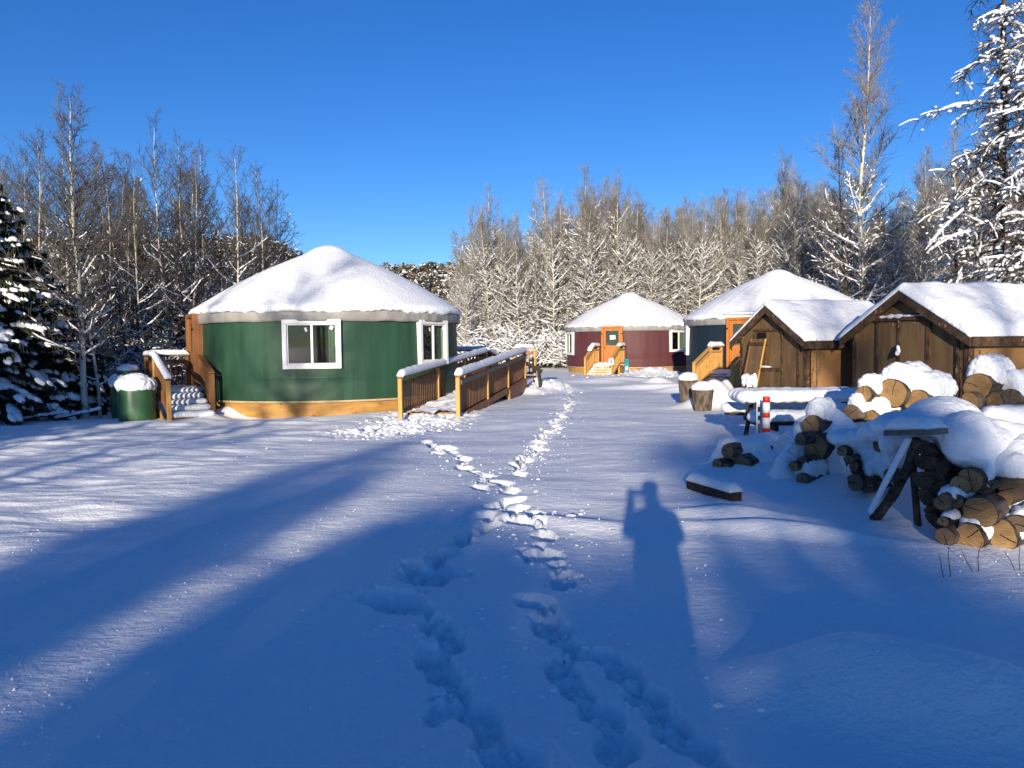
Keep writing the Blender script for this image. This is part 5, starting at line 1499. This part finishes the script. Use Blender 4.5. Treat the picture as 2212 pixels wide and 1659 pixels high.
def hill_wood():
    nr = np.random.default_rng(9)
    n = 5200
    Y = nr.uniform(95, 175, n); t = nr.uniform(-.80, -.05, n)
    Y2 = nr.uniform(230, 345, 2600); t2 = nr.uniform(-.32, .22, 2600)
    Y = np.concatenate([Y, Y2]); t = np.concatenate([t, t2]); X = t * Y
    z = hill_h(X, Y); h = nr.uniform(4.5, 8.5, len(X)); far = Y > 200
    k = 64
    f = nr.random((len(X), k)) ** .8
    con = nr.random(len(X)) < .55
    rad = np.where(con, .17, .15)[:, None] * h[:, None] * np.where(con[:, None], 1 - f, np.sin(np.clip(f, .02, 1) * 3.0) * .8 + .1)
    a = nr.random((len(X), k)) * 6.283; rr = rad * np.sqrt(nr.random((len(X), k)))
    c = np.stack([X[:, None] + rr * np.cos(a), Y[:, None] + rr * np.sin(a), z[:, None] + .2 + h[:, None] * f], -1).reshape(-1, 3)
    s = (np.where(far, .60, .30)[:, None] * nr.uniform(.5, 1.3, (len(X), k))).reshape(-1)
    d = nr.normal(0, 1, (len(c), 3, 3)); d[:, :, 2] *= .7
    V = c[:, None, :] + d * s[:, None, None]
    F = np.arange(len(V) * 3).reshape(-1, 3)
    sel = nr.random(len(c))
    cm = np.repeat(con, k)
    fm = np.where(sel < .2, 2, np.where(cm, 0, 1))
    o = link('hillside_wood', mesh_np('hillside_wood', V.reshape(-1, 3), F, [M_HILLT, M_HILLB, M_TSNOW], fm))
    tag(o, 'snow-dusted mixed wood covering the hills', 'wood', None, 'stuff')
hill_wood()

# ------------------------------------------------------------------ small things
sh = bare_tree(61, 1.5, .012, cs=.05, spread=1.8, dens=9, snow=0, twig=.004, el=(50, 75), sec=1.5, ter=1, barkm=M_DTWIG, twigm=M_DTWIG)
q = P(1763, hor(1763), 16.4); plant('bare_shrub', sh, q.x, q.y, 1.55, .4, 'bare twiggy shrub in front of the tan side of the small shed', None, 'shrub')
q = P(2120, hor(2120), 13.0); plant('bare_shrub', sh, q.x, q.y, 1.45, 2.4, 'bare thin shrub beside the large shed side wall', None, 'shrub')
for (pts, lb) in (([(2090, 1180), (2098, 1203), (2106, 1224)], 'pair of dead stems bending in the snow below the near stack'), ([(2040, 1212), (2043, 1238)], 'lone dead stem in front of the near stack'), ([(2188, 1188), (2196, 1222)], 'thin dead stem at the right edge of the snow')):
    g = G(*pts[-1]); o = empty('dead_stem', (g.x, g.y, gz(g.x, g.y)), 0, lb, 'twig')
    sg_ = []
    r_ = random.Random(len(lb))
    for k in range(2):
        grow(r_, Vector((.03 * k, .0, -.03)), Vector((-.3 + .3 * k, .2, 1)).normalized(), .20 + .05 * k, .004, .002, 4, .05, .2, sg_)
    V, F = tubes(sg_, 5); link('stem', mesh_np('stem', V, F, [M_DTWIG]), o)
for px, py, h, r, lb in ((47, 893, .34, .045, 'thin stub with a round snow ball by the left edge'), (78, 899, .38, .05, 'stout snow-capped stub near the left edge'), (31, 905, .24, .03, 'short white-topped stake at the far left'), (161, 894, .34, .05, 'snow-capped stub left of the tanks'), (117, 903, .30, .07, 'splintered stump with a sloping slab of snow')):
    g = G(px, py); o = empty('stump', (g.x, g.y, gz(g.x, g.y)), 0, lb, 'stump', 'snow-capped stubs at the edge of the left wood')
    MB().cyl((0, 0, -.1), (.02, 0, h), r * 1.1, r, 12).build('trunk', M_STUMPB, o, True)
    snow_union('snow_cap', [((.02, 0, h + .05), (r * 1.3 + .02, r * 1.3 + .02, .08), (1, 0, 0))] + ([((.25, 0, h * .6), (.35, .10, .08), (1, 0, -.55))] if h == .30 else []), o, .018, 3, .02)
for px, py, L, az, lb in ((20, 902, 1.1, .4, 'snowy fallen branch at the left edge of the yard'), (175, 903, 1.0, .1, 'snowed-over fallen branch near the tanks'), (100, 906, 1.2, -.2, 'long low branch buried in snow by the stubs')):
    g = G(px, py); o = empty('fallen_branch', (g.x, g.y, gz(g.x, g.y) + .05), az, lb, 'branch', 'fallen branches at the edge of the left wood')
    sg_ = []; r_ = random.Random(int(px))
    pts, dirs = grow(r_, Vector((-L / 2, 0, 0)), Vector((1, 0, .12)).normalized(), L, .03, .012, 6, .0, .15, sg_)
    for k in range(5): grow(r_, pts[k + 1], Vector((r_.uniform(-.5, 1), r_.uniform(-1, 1), .8)).normalized(), .35, .012, .006, 3, .0, .2, sg_)
    V, F = tubes(sg_, 6); link('bough', mesh_np('bough', V, F, [M_DTWIG], None, True), o)
    snow_union('snow', [(p + Vector((0, 0, .04)), (.13, .045, .045), dirs[i_]) for i_, p in enumerate(pts)], o, .02, 2, .02)

# ------------------------------------------------------------------ trees behind the camera, whose shadows cross the yard
GB = 'trees behind the viewer that shade the yard'
TAN = math.tan(R(SUN_EL))
cs_sp = [spruce(21, 6, 1.7, .4, .2, 1.0, 10), spruce(22, 6, 2.2, .4, .2, 1.0, 10)]
cs_as = [bare_tree(400 + i, 13, .12, cs=.2, spread=.9, dens=5, snow=.3, snow_top=.6, twig=.008, sec=2.8, ter=3, lean=.02) for i in range(2)]
def caster(kind, pr, u, vend, d, label, rz=0.0, wide=1.0, H=None):
    """a tree d metres behind the viewer whose top shades the ground as far as vend"""
    x, y = UV(u, -d); h = H or TAN * (vend + d)
    k = h / pr[2]
    plant(kind, pr, x, y, h, rz, label, GB, sx=k * wide)
def bushy(seed, a, c, hc, n, size=.22):
    """a round-crowned pine: needle tufts on limbs through an egg-shaped crown at height hc"""
    nr = np.random.default_rng(seed); rng = random.Random(seed); segs = []
    H = hc + c * .9
    grow(rng, Vector((0, 0, -.3)), Vector((0, 0, 1)), H + .3, .05 + .012 * H, .02, 10, .1, .02, segs)
    V0, F0 = tubes(segs, 8)
    trunk = mesh_np('trunk', V0, F0, [M_SBARK], None, True)
    d = nr.normal(0, 1, (n, 3)); d /= np.linalg.norm(d, axis=1, keepdims=True)
    rr = nr.random((n, 1)) ** .42
    k = 1 + .22 * np.sin(d[:, :1] * 5 + seed) * np.cos(d[:, 2:] * 4 + seed * 2)
    C = d * rr * k * np.array([[a, a, c]]) + np.array([[0, 0, hc]])
    T = C[:, None, :] + nr.normal(0, 1, (n, 3, 3)) * size
    limbs = []
    for q in C[::max(1, n // 60)]:
        z0 = max(.5, q[2] - .5); limbs.append((0, 0, z0, *q, .03, .01))
    V1, F1 = tubes(limbs, 3)
    F1 = np.vstack([F1[:, [0, 1, 2]], F1[:, [0, 2, 3]]])
    V = np.vstack([T.reshape(-1, 3), V1]); F = np.vstack([np.arange(n * 3).reshape(-1, 3), F1 + n * 3])
    fm = np.concatenate([np.zeros(n, int), np.ones(len(F1), int)]); fm[:n][nr.random(n) < .2] = 2
    return trunk, mesh_np('crown', V, F, [M_NEEDLE, M_SBARK, M_TSNOW], fm), H
def egg(u, v, a, vl, d, n, label, size=.22):
    """its crown shades an oval a wide and vl long centred v metres ahead of the viewer"""
    c = vl * TAN; pr = bushy(int(abs(u) * 10 + d), a, c, TAN * (v + d), n, size)
    x, y = UV(u, -d); plant('pine_tree', pr, x, y, pr[2], 0, label, GB)
egg(.2, 2.5, 1.3, 5.5, 45, 260, 'added unseen open-crowned pine that thins the light on the foreground', .13)  # added so the photographer's shadow blends into softer shade
egg(-1.25, -2.2, 2.05, 9.0, 32, 1900, 'broad round-crowned pine behind the viewer')
egg(3.0, -1.9, 2.6, 8.4, 31, 2300, 'broad round-crowned pine behind the viewer to the right')
egg(1.3, -2.0, 1.5, 7.8, 33, 1300, 'slender round-crowned pine between the two broad ones behind the viewer')
egg(6.6, -2.0, 2.6, 8.0, 33, 1400, 'broad round-crowned pine behind the viewer, farthest right')
egg(-3.95, 5.0, .95, 7.8, 44, 560, 'narrow-crowned pine behind the viewer to the left', .16)
egg(-4.4, -4.0, 2.4, 6.0, 34, 1400, 'low-crowned pine behind the viewer to the left')
egg(.9, 11.5, .8, 2.6, 46, 110, 'sparse high-crowned pine far behind the viewer', .15)
egg(2.15, 10.6, 1.0, 4.2, 40, 460, 'tall narrow pine behind the viewer to the right', .16)
for k in range(8):
    egg(-13.0 - 2.1 * k, 8, 1.0 + .1 * (k % 3), 27 - 3 * (k % 2), 8, 800, 'leafy-crowned pine in the row left of the viewer outside the view', .2)
caster('aspen_tree', cs_as[0], -8.2, 0, 16, 'bare aspen behind the viewer that shades the green yurt', .5, 1.0, H=11.5)
caster('aspen_tree', cs_as[1], 7.0, 0, 22, 'bare aspen behind the viewer that shades the sheds', 1.9, 1.0, H=12.5)
caster('aspen_tree', cs_as[0], 5.2, 0, 26, 'second bare aspen behind the viewer toward the sheds', 2.6, 1.0, H=14)
for k, (u, v, d, w) in enumerate(((-10.4, 12, 7, .7), (-12.0, 20, 8, .8), (-13.5, 28, 6, 1.0), (-15.3, 30, 6, 1.0), (-17.2, 31, 7, 1.0), (-19.3, 32, 5, 1.0), (-21.5, 34, 5, 1.0), (-14.4, 26, 12, 1.0))):
    caster('spruce_tree', cs_sp[k % 2], u, v, d, 'spruce in the row left of the viewer outside the view', k, w)
for k in range(4):
    caster('aspen_tree', cs_as[k % 2], -11.0 - 2.6 * k, 0, 14 + 3 * k, 'bare aspen in the row left of the viewer outside the view', k * 1.3, 1.0, H=9.5)

# ------------------------------------------------------------------ the photographer, whose shadow falls in front
def person():
    o = empty('person', (0, 0, 0), 0, 'person in a dark coat holding up a phone, seen only as a long shadow', 'person')
    bx, by = .12, -.42
    g0 = gz(bx, by)
    vs = [(0, 0, .92), (0, .01, 1.12), (0, 0, 1.38), (0, .02, 1.50), (0, .04, 1.60), (0, .05, 1.70),
          (.17, 0, 1.41), (.225, .10, 1.22), (.03, .34, 1.50), (-.17, 0, 1.41), (-.235, .12, 1.26), (-.165, .34, 1.53),
          (.08, 0, .86), (.09, .03, .46), (.10, -.02, .02), (.10, .14, -.02), (-.08, 0, .86), (-.09, .03, .46), (-.10, -.02, .02), (-.10, .14, -.02), (0, .05, 1.76)]
    rs = [.19, .18, .18, .075, .095, .115, .075, .06, .042, .075, .06, .042, .10, .075, .055, .05, .10, .075, .055, .05, .07]
    es = [(0, 1), (1, 2), (2, 3), (3, 4), (4, 5), (5, 20), (2, 6), (6, 7), (7, 8), (2, 9), (9, 10), (10, 11), (0, 12), (12, 13), (13, 14), (14, 15), (0, 16), (16, 17), (17, 18), (18, 19)]
    me = bpy.data.meshes.new('body')
    me.from_pydata([(bx + a, by + b, g0 + c) for a, b, c in vs], es, [])
    me.materials.append(M_CLOTH)
    b = link('body', me, o)
    b.modifiers.new('skin', 'SKIN')
    for v, r_ in zip(me.skin_vertices[0].data, rs): v.radius = (r_, r_)
    me.skin_vertices[0].data[0].use_root = True
    b.modifiers.new('sub', 'SUBSURF').levels = 1
    # fingers round the phone, each its own short chain
    for sgn in (-1, 1):
        vv, ee, rr = [], [], []
        for k in range(5):
            z = 1.60 - .022 * k if k < 4 else 1.49
            L = (.055, .065, .06, .05, .05)[k]
            i0 = len(vv)
            vv += [(bx - .085 + sgn * .115, by + .36, g0 + z - .02), (bx - .085 + sgn * (.115 - .01), by + .36 + .015, g0 + z), (bx - .085 + sgn * (.115 - L * .7), by + .36 + .02, g0 + z + .004)]
            ee += [(i0, i0 + 1), (i0 + 1, i0 + 2)]; rr += [.011, .009, .008]
        me = bpy.data.meshes.new('hand'); me.from_pydata(vv, ee, []); me.materials.append(M_SKIN)
        hnd = link('fingers', me, o); hnd.modifiers.new('skin', 'SKIN')
        for v, r_ in zip(me.skin_vertices[0].data, rr): v.radius = (r_, r_)
        for k in range(5): me.skin_vertices[0].data[3 * k].use_root = True
    ph = MB().box((bx - .085, by + .385, g0 + 1.56), (.15, .009, .075), None, .004).build('phone', M_BLACK)
    tag(ph, 'black phone held up by the person casting the shadow', 'phone')
person()
